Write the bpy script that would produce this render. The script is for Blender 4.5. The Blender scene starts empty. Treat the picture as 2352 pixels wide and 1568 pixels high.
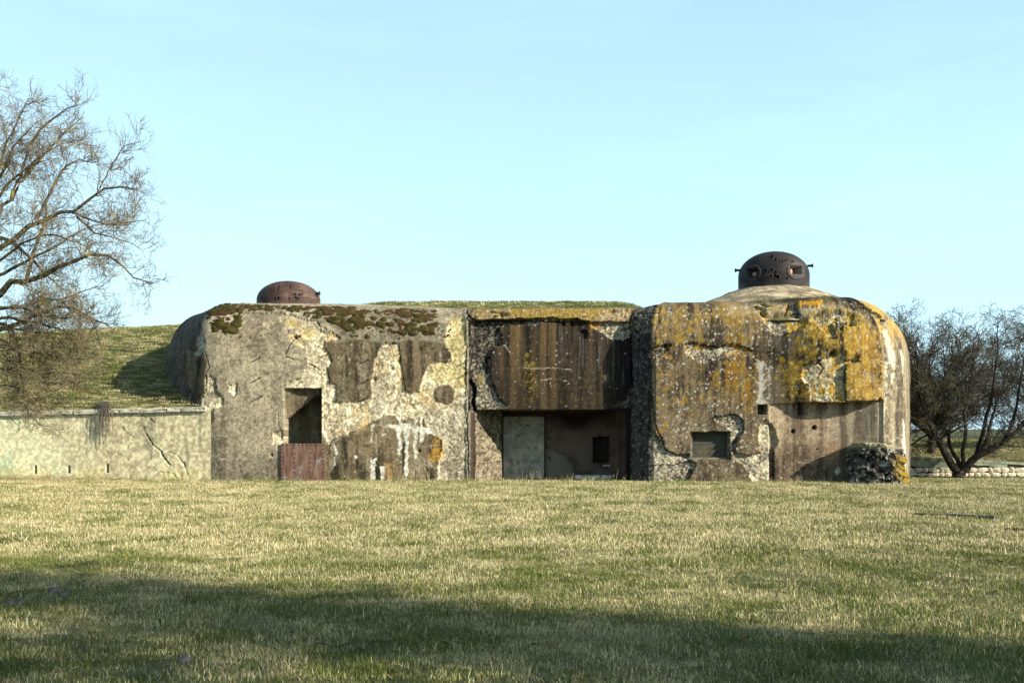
import bpy, math, random
import numpy as np
from mathutils import Vector, Matrix

random.seed(7)
RNG = np.random.default_rng(11)
SC = bpy.context.scene
COL = SC.collection

# ------------------------------------------------------------------ camera, sky, sun, exposure
K = 89.0                     # drawing units per metre on the facade plane (y = 0)
FPX = 2500.0
D = FPX / K                  # camera stands D metres in front of the facade
EYE = 1.35
cam_d = bpy.data.cameras.new('camera')
cam = bpy.data.objects.new('camera', cam_d)
COL.objects.link(cam)
cam.location = (0, -D, EYE)
cam.rotation_euler = (math.radians(90), 0, 0)
cam_d.sensor_width = 36.0
cam_d.lens = FPX / 2352.0 * 36.0
cam_d.shift_y = 201.0 / 2352.0
cam_d.clip_start = 0.1
cam_d.clip_end = 3000.0
SC.camera = cam

SUN_DIR = Vector((1.75, -1.0, 0.95)).normalized()      # towards the sun
SUN_EL = math.asin(SUN_DIR.z)
SUN_AZ = math.atan2(SUN_DIR.x, SUN_DIR.y)
world = bpy.data.worlds.new('World')
SC.world = world
world.use_nodes = True
wt = world.node_tree
for n in list(wt.nodes):
    wt.nodes.remove(n)
w_out = wt.nodes.new('ShaderNodeOutputWorld')
w_bg = wt.nodes.new('ShaderNodeBackground')
w_sky = wt.nodes.new('ShaderNodeTexSky')
w_sky.sky_type = 'NISHITA'
w_sky.sun_disc = False
w_sky.sun_elevation = SUN_EL
w_sky.sun_rotation = SUN_AZ
w_sky.air_density = 1.0
w_sky.dust_density = 1.0
w_sky.ozone_density = 1.0
w_tc = wt.nodes.new('ShaderNodeTexCoord')
w_map = wt.nodes.new('ShaderNodeMapping')
w_map.inputs['Scale'].default_value = (1.2, 1.2, 7.0)
w_noise = wt.nodes.new('ShaderNodeTexNoise')
w_noise.inputs['Scale'].default_value = 2.2
w_noise.inputs['Detail'].default_value = 6.0
w_noise.inputs['Roughness'].default_value = 0.55
w_ramp = wt.nodes.new('ShaderNodeMapRange')
w_ramp.inputs['From Min'].default_value = 0.42
w_ramp.inputs['From Max'].default_value = 0.78
w_ramp.inputs['To Min'].default_value = 0.74
w_ramp.inputs['To Max'].default_value = 0.98
w_mix = wt.nodes.new('ShaderNodeMixRGB')
w_mix.inputs['Color2'].default_value = (4.7, 7.5, 8.9, 1)     # thin high veil of cloud
wt.links.new(w_tc.outputs['Generated'], w_map.inputs['Vector'])
wt.links.new(w_map.outputs['Vector'], w_noise.inputs['Vector'])
wt.links.new(w_noise.outputs['Fac'], w_ramp.inputs['Value'])
w_sep = wt.nodes.new('ShaderNodeSeparateXYZ')
w_el = wt.nodes.new('ShaderNodeMapRange')
w_el.inputs['From Min'].default_value = 0.0
w_el.inputs['From Max'].default_value = 0.8
w_el.inputs['To Min'].default_value = 1.0
w_el.inputs['To Max'].default_value = 0.15
w_mul = wt.nodes.new('ShaderNodeMath')
w_mul.operation = 'MULTIPLY'
wt.links.new(w_tc.outputs['Generated'], w_sep.inputs['Vector'])
wt.links.new(w_sep.outputs['Z'], w_el.inputs['Value'])
wt.links.new(w_el.outputs['Result'], w_mul.inputs[0])
wt.links.new(w_ramp.outputs['Result'], w_mul.inputs[1])
wt.links.new(w_mul.outputs[0], w_mix.inputs['Fac'])
wt.links.new(w_sky.outputs['Color'], w_mix.inputs['Color1'])
wt.links.new(w_mix.outputs['Color'], w_bg.inputs['Color'])
w_bg.inputs['Strength'].default_value = 0.088
wt.links.new(w_bg.outputs['Background'], w_out.inputs['Surface'])

sun_d = bpy.data.lights.new('sun', 'SUN')
sun_d.energy = 5.0
sun_d.angle = math.radians(0.5)
sun_d.color = (1.0, 0.93, 0.80)
sun = bpy.data.objects.new('sun', sun_d)
COL.objects.link(sun)
sun.location = (30, -45, 30)
sun.rotation_euler = (-SUN_DIR).to_track_quat('-Z', 'Y').to_euler()

SC.view_settings.view_transform = 'Standard'
SC.view_settings.look = 'None'
SC.view_settings.gamma = 1.0
SC.view_settings.use_curve_mapping = False
SC.view_settings.exposure = 1.0

# ------------------------------------------------------------------ helpers
def tag(o, label=None, cat=None, group=None, kind=None):
    if label: o['label'] = label
    if cat: o['category'] = cat
    if group: o['group'] = group
    if kind: o['kind'] = kind
    return o

def empty(name, loc=(0, 0, 0), rz=0.0):
    o = bpy.data.objects.new(name, None)
    o.empty_display_size = 0.2
    o.location = loc
    o.rotation_euler = (0, 0, rz)
    COL.objects.link(o)
    return o

def mesh_np(name, verts, quads=None, tris=None, mat=None, parent=None, smooth=False, attrs=None, link=True):
    """One mesh object from numpy arrays."""
    me = bpy.data.meshes.new(name)
    verts = np.asarray(verts, np.float32)
    me.vertices.add(len(verts))
    me.vertices.foreach_set('co', verts.ravel())
    nq = 0 if quads is None else len(quads)
    nt = 0 if tris is None else len(tris)
    loops = []
    if nq: loops.append(np.asarray(quads, np.int32).ravel())
    if nt: loops.append(np.asarray(tris, np.int32).ravel())
    loops = np.concatenate(loops)
    me.loops.add(len(loops))
    me.loops.foreach_set('vertex_index', loops)
    me.polygons.add(nq + nt)
    starts = np.concatenate([np.arange(nq) * 4, nq * 4 + np.arange(nt) * 3]).astype(np.int32)
    me.polygons.foreach_set('loop_start', starts)
    me.polygons.foreach_set('use_smooth', np.full(nq + nt, smooth, dtype=bool))
    me.update(calc_edges=True)
    if attrs:
        for an, av in attrs.items():
            av = np.asarray(av, np.float32)
            if av.ndim == 2:
                if av.shape[1] == 3:
                    av = np.concatenate([av, np.ones((len(av), 1), np.float32)], 1)
                a = me.attributes.new(an, 'FLOAT_COLOR', 'POINT')
                a.data.foreach_set('color', np.ascontiguousarray(av).ravel())
            else:
                a = me.attributes.new(an, 'FLOAT', 'POINT')
                a.data.foreach_set('value', np.ascontiguousarray(av))
    me.validate()
    if mat: me.materials.append(mat)
    o = bpy.data.objects.new(name, me)
    if link: COL.objects.link(o)
    if parent: o.parent = parent
    return o

def copy_of(o, parent=None):
    c = o.copy()
    COL.objects.link(c)
    if parent: c.parent = parent
    return c

def grid_quads(nr, nc):
    a = np.arange(nr * nc).reshape(nr, nc)
    return np.stack([a[:-1, :-1], a[:-1, 1:], a[1:, 1:], a[1:, :-1]], -1).reshape(-1, 4)

# ---- lattice noise
_TAB = np.random.default_rng(3).random(65536).astype(np.float32)
def _h(ix, iy, seed):
    k = (ix.astype(np.int64) * 73856093) ^ (iy.astype(np.int64) * 19349663) ^ (seed * 83492791)
    k ^= (k >> 13)
    return _TAB[(k * 2654435761 >> 7) & 65535]
def vnoise(x, y, seed=0):
    x = np.asarray(x, np.float64); y = np.asarray(y, np.float64)
    ix = np.floor(x); iy = np.floor(y)
    fx = x - ix; fy = y - iy
    fx = fx * fx * (3 - 2 * fx); fy = fy * fy * (3 - 2 * fy)
    a = _h(ix, iy, seed); b = _h(ix + 1, iy, seed); c = _h(ix, iy + 1, seed); d = _h(ix + 1, iy + 1, seed)
    return (a * (1 - fx) + b * fx) * (1 - fy) + (c * (1 - fx) + d * fx) * fy
def fbm(x, y, seed=0, octs=4, gain=0.5):
    s = 0; a = 1.0; t = 0; c, q = math.cos(0.6), math.sin(0.6)
    for i in range(octs):
        s = s + a * vnoise(x, y, seed + i * 17); t += a
        x, y = (x * c - y * q) * 2.03 + 5.2, (x * q + y * c) * 2.03 + 1.3
        a *= gain
    return s / t
def cells(x, y, seed=0):
    """distance to nearest jittered point and its random id"""
    x = np.asarray(x, np.float64); y = np.asarray(y, np.float64)
    ix = np.floor(x); iy = np.floor(y)
    best = np.full(x.shape, 9.0); bid = np.zeros(x.shape)
    for dx in (-1, 0, 1):
        for dy in (-1, 0, 1):
            jx = _h(ix + dx, iy + dy, seed); jy = _h(ix + dx, iy + dy, seed + 5)
            dd = np.hypot(ix + dx + jx - x, iy + dy + jy - y)
            m = dd < best
            best = np.where(m, dd, best); bid = np.where(m, _h(ix + dx, iy + dy, seed + 9), bid)
    return best, bid
def ss(a, b, x):
    t = np.clip((x - a) / (b - a), 0, 1)
    return t * t * (3 - 2 * t)
def sdpoly(px, py, pts):
    """signed distance, positive inside"""
    out = np.full(px.shape, -1e3)
    pts = np.asarray(pts, float)
    m = (px > pts[:, 0].min() - 14) & (px < pts[:, 0].max() + 14) & (py > pts[:, 1].min() - 14) & (py < pts[:, 1].max() + 14)
    x = px[m]; y = py[m]
    if x.size == 0: return out
    d = np.full(x.shape, 1e9); ins = np.zeros(x.shape, bool)
    n = len(pts)
    for i in range(n):
        x1, y1 = pts[i]; x2, y2 = pts[(i + 1) % n]
        ex, ey = x2 - x1, y2 - y1
        t = np.clip(((x - x1) * ex + (y - y1) * ey) / (ex * ex + ey * ey + 1e-9), 0, 1)
        d = np.minimum(d, np.hypot(x - x1 - t * ex, y - y1 - t * ey))
        c = (y1 > y) != (y2 > y)
        ins ^= c & (x < ex * (y - y1) / (ey if abs(ey) > 1e-9 else 1e-9) + x1)
    out[m] = np.where(ins, d, -d)
    return out
def dline(px, py, pts):
    out = np.full(px.shape, 1e3)
    pts = np.asarray(pts, float)
    m = (px > pts[:, 0].min() - 14) & (px < pts[:, 0].max() + 14) & (py > pts[:, 1].min() - 14) & (py < pts[:, 1].max() + 14)
    x = px[m]; y = py[m]
    if x.size == 0: return out
    d = np.full(x.shape, 1e9)
    for i in range(len(pts) - 1):
        x1, y1 = pts[i]; x2, y2 = pts[i + 1]
        ex, ey = x2 - x1, y2 - y1
        t = np.clip(((x - x1) * ex + (y - y1) * ey) / (ex * ex + ey * ey + 1e-9), 0, 1)
        d = np.minimum(d, np.hypot(x - x1 - t * ex, y - y1 - t * ey))
    out[m] = d
    return out
def lin(r, g, b):
    f = lambda c: ((c / 255 + 0.055) / 1.055) ** 2.4 if c > 10 else c / 255 / 12.92
    return np.array([f(r), f(g), f(b)])
LIGHT = 1.5
def alb(r, g, b):
    """albedo that shows about this value in full sun here"""
    return np.minimum(lin(r, g, b) / LIGHT, 0.85)

# drawing frames used while measuring the facade: (x0, y0, scale)
FR = {2: (344.5, 602.9, .3296), 3: (746.5, 602.9, .3295), 4: (1062.3, 677.6, .282), 5: (1464.3, 677.6, .2819), 6: (1711.2, 677.6, .282)}
def tr(fr, pts, f=0.0):
    x0, y0, s = FR[fr]
    k = (D - f) / D
    return [(1176 + (x0 + s * a - 1176) * k, 985 + (y0 + s * b - 985) * k) for a, b in pts]
def WX(u, f=0.0): return (u - 1176) / K * (D - f) / D
def WZ(v, f=0.0): return EYE + (985 - v) / K * (D - f) / D

# ------------------------------------------------------------------ materials
def new_mat(name):
    m = bpy.data.materials.new(name)
    m.use_nodes = True
    nt = m.node_tree
    b = nt.nodes['Principled BSDF']
    b.inputs['Roughness'].default_value = 0.9
    b.inputs['Specular IOR Level'].default_value = 0.15
    return m, nt, b
def nn(nt, kind, **kw):
    n = nt.nodes.new(kind)
    for k, v in kw.items():
        if k in n.inputs: n.inputs[k].default_value = v
        else: setattr(n, k, v)
    return n
def bump(nt, b, scale, dist, strength=0.6, detail=6, rough=0.6):
    tc = nn(nt, 'ShaderNodeTexCoord')
    no = nn(nt, 'ShaderNodeTexNoise', Scale=scale, Detail=detail, Roughness=rough)
    bp = nn(nt, 'ShaderNodeBump', Strength=strength, Distance=dist)
    nt.links.new(tc.outputs['Object'], no.inputs['Vector'])
    nt.links.new(no.outputs['Fac'], bp.inputs['Height'])
    nt.links.new(bp.outputs['Normal'], b.inputs['Normal'])
    return no
def attr_mat(name, rough=0.92, bscale=45, bdist=0.012, spec=0.1, mott=0.28):
    """colour laid on the mesh itself, plus fine grain"""
    m, nt, b = new_mat(name)
    b.inputs['Roughness'].default_value = rough
    b.inputs['Specular IOR Level'].default_value = spec
    a = nn(nt, 'ShaderNodeAttribute', attribute_name='albedo')
    no = bump(nt, b, bscale, bdist)
    mr = nn(nt, 'ShaderNodeMapRange')
    mr.inputs['From Min'].default_value = 0.3; mr.inputs['From Max'].default_value = 0.7
    mr.inputs['To Min'].default_value = 1 - mott; mr.inputs['To Max'].default_value = 1 + mott
    mx = nn(nt, 'ShaderNodeVectorMath', operation='SCALE')
    nt.links.new(no.outputs['Fac'], mr.inputs['Value'])
    nt.links.new(a.outputs['Color'], mx.inputs[0])
    nt.links.new(mr.outputs['Result'], mx.inputs['Scale'])
    nt.links.new(mx.outputs['Vector'], b.inputs['Base Color'])
    return m
def noise_mat(name, c1, c2, scale=6, rough=0.9, bscale=40, bdist=0.01, lo=0.35, hi=0.65, stretch=(1, 1, 1), metallic=0.0, c3=None, s3=18, t3=(0.6, 0.68)):
    m, nt, b = new_mat(name)
    b.inputs['Roughness'].default_value = rough
    b.inputs['Metallic'].default_value = metallic
    tc = nn(nt, 'ShaderNodeTexCoord')
    mp = nn(nt, 'ShaderNodeMapping', Scale=stretch)
    no = nn(nt, 'ShaderNodeTexNoise', Scale=scale, Detail=7, Roughness=0.62)
    rp = nn(nt, 'ShaderNodeValToRGB')
    rp.color_ramp.elements[0].position = lo; rp.color_ramp.elements[1].position = hi
    rp.color_ramp.elements[0].color = (*c1, 1); rp.color_ramp.elements[1].color = (*c2, 1)
    nt.links.new(tc.outputs['Object'], mp.inputs['Vector'])
    nt.links.new(mp.outputs['Vector'], no.inputs['Vector'])
    nt.links.new(no.outputs['Fac'], rp.inputs['Fac'])
    src = rp.outputs['Color']
    if c3 is not None:
        n3 = nn(nt, 'ShaderNodeTexNoise', Scale=s3, Detail=4, Roughness=0.6)
        r3 = nn(nt, 'ShaderNodeMapRange')
        r3.inputs['From Min'].default_value = t3[0]; r3.inputs['From Max'].default_value = t3[1]
        mx = nn(nt, 'ShaderNodeMixRGB'); mx.inputs['Color2'].default_value = (*c3, 1)
        nt.links.new(tc.outputs['Object'], n3.inputs['Vector'])
        nt.links.new(n3.outputs['Fac'], r3.inputs['Value'])
        nt.links.new(r3.outputs['Result'], mx.inputs['Fac'])
        nt.links.new(src, mx.inputs['Color1'])
        src = mx.outputs['Color']
    nt.links.new(src, b.inputs['Base Color'])
    bump(nt, b, bscale, bdist)
    return m

M_CONC = attr_mat('weathered_concrete')
M_STEEL = attr_mat('cast_steel', rough=0.66, bscale=30, bdist=0.006, spec=0.2, mott=0.35)
M_RUST = noise_mat('rusty_steel', (.07, .036, .026), (.19, .115, .08), scale=4, rough=0.8, stretch=(4, 4, .6), c3=(.19, .18, .17), s3=4, t3=(.56, .68))
M_IRON = noise_mat('dark_iron', (.02, .013, .01), (.06, .035, .025), scale=20, rough=0.8)
M_DOOR = noise_mat('grey_render', (.15, .145, .11), (.4, .385, .3), scale=3.4, bscale=25, bdist=.03, lo=.3, hi=.7, c3=(.12, .11, .085), s3=9, t3=(.56, .66))
M_PANE = noise_mat('dark_infill_panel', (.035, .035, .025), (.075, .072, .052), scale=3, stretch=(1, 1, 4), c3=(.16, .1, .02), s3=2.2, t3=(.6, .7))
M_FRAME = noise_mat('window_frame_concrete', (.1, .085, .065), (.22, .19, .15), scale=9)
M_MOSS = noise_mat('moss', (.014, .012, .004), (.075, .062, .014), scale=9, rough=1, bscale=120, bdist=.03, lo=.3, hi=.7, c3=(.055, .03, .012), s3=4, t3=(.5, .6))
M_BLOCK = noise_mat('broken_concrete', (.05, .047, .042), (.2, .185, .16), scale=7, bscale=28, bdist=.03, c3=(.42, .4, .36), s3=16, t3=(.6, .65))
M_STONE = noise_mat('rubble_stone', (.4, .34, .23), (.74, .67, .5), scale=5, bscale=22, bdist=.02)
M_FIELDSTONE = noise_mat('field_stone', (.06, .054, .047), (.17, .15, .13), scale=12, bscale=40, bdist=.01)
M_MORTAR = noise_mat('mortar', (.03, .025, .02), (.08, .065, .05), scale=9, bscale=22, bdist=.02)
M_WALLGREEN = noise_mat('green_stained_concrete', (.12, .15, .1), (.28, .29, .2), scale=4)
M_COPING = noise_mat('coping_concrete', (.34, .31, .23), (.66, .61, .47), scale=5, bscale=25, bdist=.02, c3=(.12, .1, .07), s3=7, t3=(.56, .66))
M_BARK = noise_mat('lichened_bark', (.03, .024, .017), (.1, .085, .06), scale=9, bscale=50, bdist=.01, c3=(.2, .155, .04), s3=6, t3=(.52, .64))
M_TWIG = noise_mat('twig_bark', (.09, .07, .04), (.24, .195, .115), scale=3, bscale=60, bdist=.003, c3=(.25, .2, .06), s3=1.6, t3=(.54, .68))
M_BARKD = noise_mat('dark_bark', (.012, .01, .008), (.045, .037, .03), scale=9, bscale=50, bdist=.01)
M_TWIGD = noise_mat('dark_twig_bark', (.032, .029, .021), (.094, .084, .06), scale=2, bscale=60, bdist=.003, c3=(.085, .075, .035), s3=1.5, t3=(.54, .66))
M_SCRUB = noise_mat('scrub_twigs', (.07, .055, .045), (.16, .13, .1), scale=2, bscale=60, bdist=.003)
M_STRAWS = noise_mat('dry_stems', (.3, .23, .13), (.52, .43, .26), scale=6, bscale=60, bdist=.003)
M_TIMBER = noise_mat('weathered_timber', (.04, .034, .027), (.17, .155, .125), scale=7, stretch=(.4, 6, 6), bscale=60, bdist=.01)
M_LEAF = noise_mat('dead_leaf', (.08, .035, .016), (.17, .085, .04), scale=20)
M_EVER = noise_mat('evergreen_needles', (.018, .03, .01), (.05, .07, .02), scale=2)
M_BALL = noise_mat('pinkish_steel', (.3, .17, .12), (.42, .26, .19), scale=6, rough=.5)
M_SOIL = noise_mat('turf_soil', (.035, .036, .014), (.17, .15, .065), scale=.9, bscale=30, bdist=.03, lo=.36, hi=.66, c3=(.055, .075, .02), s3=1.8, t3=(.5, .6))

def grass_mat(name, dry=0.0):
    m, nt, b = new_mat(name)
    b.inputs['Roughness'].default_value = 0.75
    at = nn(nt, 'ShaderNodeAttribute', attribute_name='blade')
    sep = nn(nt, 'ShaderNodeSeparateColor')
    nt.links.new(at.outputs['Color'], sep.inputs['Color'])
    oi = nn(nt, 'ShaderNodeObjectInfo')
    n1 = nn(nt, 'ShaderNodeTexNoise', Scale=0.9, Detail=6, Roughness=0.75)
    nt.links.new(oi.outputs['Location'], n1.inputs['Vector'])
    # straw amount = blade's own dryness + patchiness of the field
    ad = nn(nt, 'ShaderNodeMath', operation='MULTIPLY_ADD')
    ad.inputs[1].default_value = 3.6; ad.inputs[2].default_value = -1.78 + dry
    nt.links.new(n1.outputs['Fac'], ad.inputs[0])
    rv = nn(nt, 'ShaderNodeMath', operation='MULTIPLY_ADD')
    rv.inputs[1].default_value = 0.9; rv.inputs[2].default_value = -0.45
    nt.links.new(oi.outputs['Random'], rv.inputs[0])
    ad2 = nn(nt, 'ShaderNodeMath', operation='ADD')
    nt.links.new(ad.outputs[0], ad2.inputs[0]); nt.links.new(rv.outputs[0], ad2.inputs[1])
    ad = ad2
    a2 = nn(nt, 'ShaderNodeMath', operation='ADD')
    nt.links.new(ad.outputs[0], a2.inputs[0]); nt.links.new(sep.outputs['Green'], a2.inputs[1])
    mr = nn(nt, 'ShaderNodeMapRange')
    mr.inputs['From Min'].default_value = 0.28; mr.inputs['From Max'].default_value = 0.72
    nt.links.new(a2.outputs[0], mr.inputs['Value'])
    g = nn(nt, 'ShaderNodeValToRGB')
    g.color_ramp.elements[0].color = (.020, .038, .006, 1); g.color_ramp.elements[1].color = (.17, .195, .038, 1)
    s = nn(nt, 'ShaderNodeValToRGB')
    s.color_ramp.elements[0].color = (.2, .155, .06, 1); s.color_ramp.elements[1].color = (.72, .625, .365, 1)
    nt.links.new(sep.outputs['Red'], g.inputs['Fac']); nt.links.new(sep.outputs['Red'], s.inputs['Fac'])
    mx = nn(nt, 'ShaderNodeMixRGB')
    nt.links.new(mr.outputs['Result'], mx.inputs['Fac'])
    nt.links.new(g.outputs['Color'], mx.inputs['Color1']); nt.links.new(s.outputs['Color'], mx.inputs['Color2'])
    nt.links.new(mx.outputs['Color'], b.inputs['Base Color'])
    return m
M_GRASS = grass_mat('meadow_grass', 0.12)
M_GRASSN = grass_mat('short_grass', -0.12)
M_GRASST = grass_mat('tussock_grass', -0.25)
M_GRASSB = grass_mat('bank_grass', -0.12)
M_GRASSR = grass_mat('roof_grass', -0.28)

# ------------------------------------------------------------------ ground
WM = 0.20
def wall_b(x):
    return np.maximum(0.0, (-7.88 - x) * WM)
def field_z(x, y):
    z = 0.16 * (fbm(x * .22, y * .22, 41, 3) - .5) + 0.05 * (fbm(x * 1.1, y * 1.1, 43, 3) - .5) + 0.06 * (fbm(x * 2.4, y * 2.4, 44, 3) - .5)
    z = z * ss(-0.4, -2.5, y) * 1.0
    # ground behind the low wall on the right rises to a bank
    t = ss(10.9, 12.5, x) * ss(4.1, 6.5, y)
    return z + t * (0.55 + 0.04 * np.clip(y - 4, 0, 12))
def axis(parts):
    out = []
    for a, b, s in parts:
        out.append(np.arange(a, b, s))
    return np.concatenate(out + [[parts[-1][1]]])
gx = axis([(-900, -100, 80), (-100, -24, 6), (-24, 24, .22), (24, 100, 6), (100, 900, 80)])
gy = axis([(-400, -60, 40), (-60, -29, 2), (-29, 8, .22), (8, 40, 1), (40, 100, 10), (100, 1500, 100)])
GX, GY = np.meshgrid(gx, gy)
GZ = field_z(GX, GY)
ground = mesh_np('ground', np.stack([GX, GY, GZ], -1).reshape(-1, 3), grid_quads(len(gy), len(gx)), mat=M_SOIL, smooth=True)
tag(ground, kind='structure')

def bank_z(x, b):
    t = b - wall_b(x)
    zl = 1.86 - .018 * np.clip(-7.9 - x, 0, 20) + 0.50 * t + 0.12 * (fbm(x * .8, b * .8, 51, 3) - .5)
    top = 4.88 + 0.10 * (fbm(x * .5, b * .5, 52, 3) - .5) - 0.03 * np.clip(-9 - x, 0, 8)
    zl = -0.35 * np.log(np.exp(-zl / .35) + np.exp(-top / .35))
    mound = ss(-6.0, -3.2, x) * ss(4.3, 3.0, x)
    zr = 4.36 + mound * (0.10 + 0.46 * ss(0.7, 2.6, b)) + 0.07 * (fbm(x * 1.1, b * 1.1, 53, 3) - .5) + 0.25 * ss(1.2, 4, b) * (1 - mound)
    k = ss(-9.3, -8.7, x) * np.where(x < -7.6, ss(2.9, 3.5, b), ss(0.9, 1.6, b))
    return zl * (1 - k) + zr * k
bx = axis([(-60, -24, 2), (-24, 10.3, .16)])
bt = axis([(0, 12, .16), (12, 30, 1.5)])
BX, BT = np.meshgrid(bx, bt)
start = np.where(BX < -7.85, wall_b(BX) + 0.06, 1.0 + 0.0 * BX)
start = np.where(BX > 3.4, 0.6, start)
BB = start + BT
BZ = bank_z(BX, BB)
okq = grid_quads(len(bt), len(bx))
cx = BX.ravel()[okq].mean(1)
okq = okq[(cx < -7.95) | (cx > -7.7)]
bank = mesh_np('earth_bank', np.stack([BX, BB, BZ], -1).reshape(-1, 3), okq, mat=M_SOIL, smooth=True)
tag(bank, kind='structure')

# ------------------------------------------------------------------ bunker: facade surface
bunker = empty('bunker', (0, 0, 0))
tag(bunker, 'long weathered concrete bunker with peeling plaster, a deep doorway and a rounded right end', 'bunker')

plan = [(-9.85, -8.0), (-9.72, -3.2), (-9.55, -2.2), (-8.82, -1.02), (-8.46, -.52), (-8.16, -.20), (-7.90, -.05), (-7.60, 0.0), (WX(1070), 0.0), (WX(1452), 0.0)]
for u, f in [(1500, .60), (1748, .60), (1790, .63), (1825, .74), (1860, .87), (1900, .98), (1940, 1.04), (1980, 1.05), (2021, 1.0), (2027, .80), (2045, .72), (2060, .56), (2070, .34), (2076, .08), (2081, -.4), (2086, -1.4), (2090, -7.0)]:
    plan.append((WX(u, f), f))
plan = np.array(plan)
seg = np.r_[0, np.cumsum(np.hypot(*np.diff(plan, axis=0).T))]
iR = seg[-3]
DS = 0.0175
sv = np.concatenate([np.arange(0, seg[1], .5), np.arange(seg[1], seg[2], .035), np.arange(seg[2], iR, DS), np.arange(iR, seg[-2], .05), np.arange(seg[-2], seg[-1], .6), [seg[-1]]])
PX = np.interp(sv, seg, plan[:, 0]); PF = np.interp(sv, seg, plan[:, 1])
def gsmooth(a, s, sig):
    # smooth on uniform resample
    u = np.arange(s[0], s[-1], .02); v = np.interp(u, s, a)
    r = int(sig * 3 / .02) + 1
    k = np.exp(-0.5 * (np.arange(-r, r + 1) * .02 / sig) ** 2); k /= k.sum()
    v = np.convolve(np.pad(v, r, mode='edge'), k, 'valid')
    return np.interp(s, u, v)
PXs, PFs = gsmooth(PX, sv, .04), gsmooth(PF, sv, .04)
def normals(x, f, s):
    tx = np.gradient(x, s); tf = np.gradient(f, s)
    l = np.hypot(tx, tf)
    return -tf / l, tx / l           # outward: (x, forward)
NX, NF = normals(PXs, PFs, sv)
nxs, nfs = normals(gsmooth(PX, sv, .45), gsmooth(PF, sv, .45), sv)
U0 = 1176 + K * PXs
def prof(pairs):
    return np.interp(PXs + 0 * sv, [WX(u) for u, _ in pairs], [z for _, z in pairs])
HV = prof([(380, 3.25), (450, 3.45), (520, 3.62), (1060, 3.62), (1084, 4.12), (1455, 4.12), (1500, 3.5), (1740, 3.45), (1800, 3.15), (2000, 3.15), (2060, 3.1)])
HT = prof([(380, 4.57), (450, 4.63), (520, 4.65), (800, 4.62), (1060, 4.50), (1084, 4.45), (1455, 4.48), (1500, 4.59), (1740, 4.63), (1800, 4.74), (2000, 4.74), (2060, 4.68)])
RI = prof([(380, 1.0), (520, .85), (1060, .75), (1084, .45), (1455, .45), (1500, .85), (1740, 1.0), (1800, 1.3), (2000, 1.4), (2060, 1.3)])
RISE = prof([(1480, 0), (1640, .10), (1760, .28), (2060, .16)])
nv = 224; nsb = 52; nrf = 10
Z0 = -0.35
rows_z = []; rows_in = []
for j in range(nv):
    rows_z.append(Z0 + (HV - Z0) * j / (nv - 1)); rows_in.append(0 * sv)
for j in range(1, nsb + 1):
    ph = j / nsb * math.pi / 2
    rows_z.append(HV + (HT - HV) * math.sin(ph)); rows_in.append(RI * (1 - math.cos(ph)))
for j in range(1, nrf + 1):
    rows_z.append(HT + (.02 + RISE) * j / nrf); rows_in.append(RI + 1.9 * j / nrf)
BZf = np.array(rows_z); INS = np.array(rows_in)
NRr, NCc = BZf.shape
XX = PXs[None] - nxs[None] * INS
FF = PFs[None] - nfs[None] * INS
SS = np.broadcast_to(sv[None], XX.shape)
VV = np.zeros_like(XX)                              # length up the surface
VV[1:] = np.cumsum(np.hypot(np.diff(BZf, axis=0), np.diff(INS, axis=0)), 0)
shoulder = np.zeros_like(XX); shoulder[nv:] = np.linspace(0, 1, nsb + nrf)[:, None] * np.ones(NCc)
U = 1176 + K * np.broadcast_to(PXs[None], XX.shape)
V = 985 - K * (BZf - EYE)
# ragged outlines
wU = U + 5.0 * (fbm(SS * 5, VV * 5, 1, 3) - .5) + 4.0 * (fbm(SS * 17, VV * 17, 2, 2) - .5)
wV = V + 5.0 * (fbm(SS * 5, VV * 5, 3, 3) - .5) + 4.0 * (fbm(SS * 17, VV * 17, 4, 2) - .5)
def mask(pts, soft=1.2, grow=0.0):
    return ss(-soft - .8, soft + .8, sdpoly(wU, wV, pts) + grow + 5.0 * (n_spk - .5))
def fine(sx, sy, seed, o=4, gain=.5): return fbm(SS * sx, VV * sy, seed, o, gain)

C = np.zeros(XX.shape + (3,))
H = np.zeros_like(XX)          # outward relief
DF = np.zeros_like(XX)         # forward offset
def paint(m, c):
    global C
    C = C * (1 - m[..., None]) + np.asarray(c) * m[..., None]
def paintv(m, cv):
    global C
    C = C * (1 - m[..., None]) + cv * m[..., None]
def tint(m, k):
    global C
    C = C * (1 + m[..., None] * (np.asarray(k) - 1))

n_big = fine(.7, .7, 11); n_mid = fine(2.6, 2.6, 12, 5, .6); n_fin = fine(11, 11, 13, 4, .6); n_gr = fine(32, 32, 14, 2)
n_str = fine(6, .55, 15, 4, .6); n_str2 = fine(14, .8, 16, 3, .6)
n_spk = fine(24, 24, 18, 3, .7)
agg, aggid = cells(SS * 16, VV * 16, 21)
agg2, agg2id = cells(SS * 30, VV * 30, 22)

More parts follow.
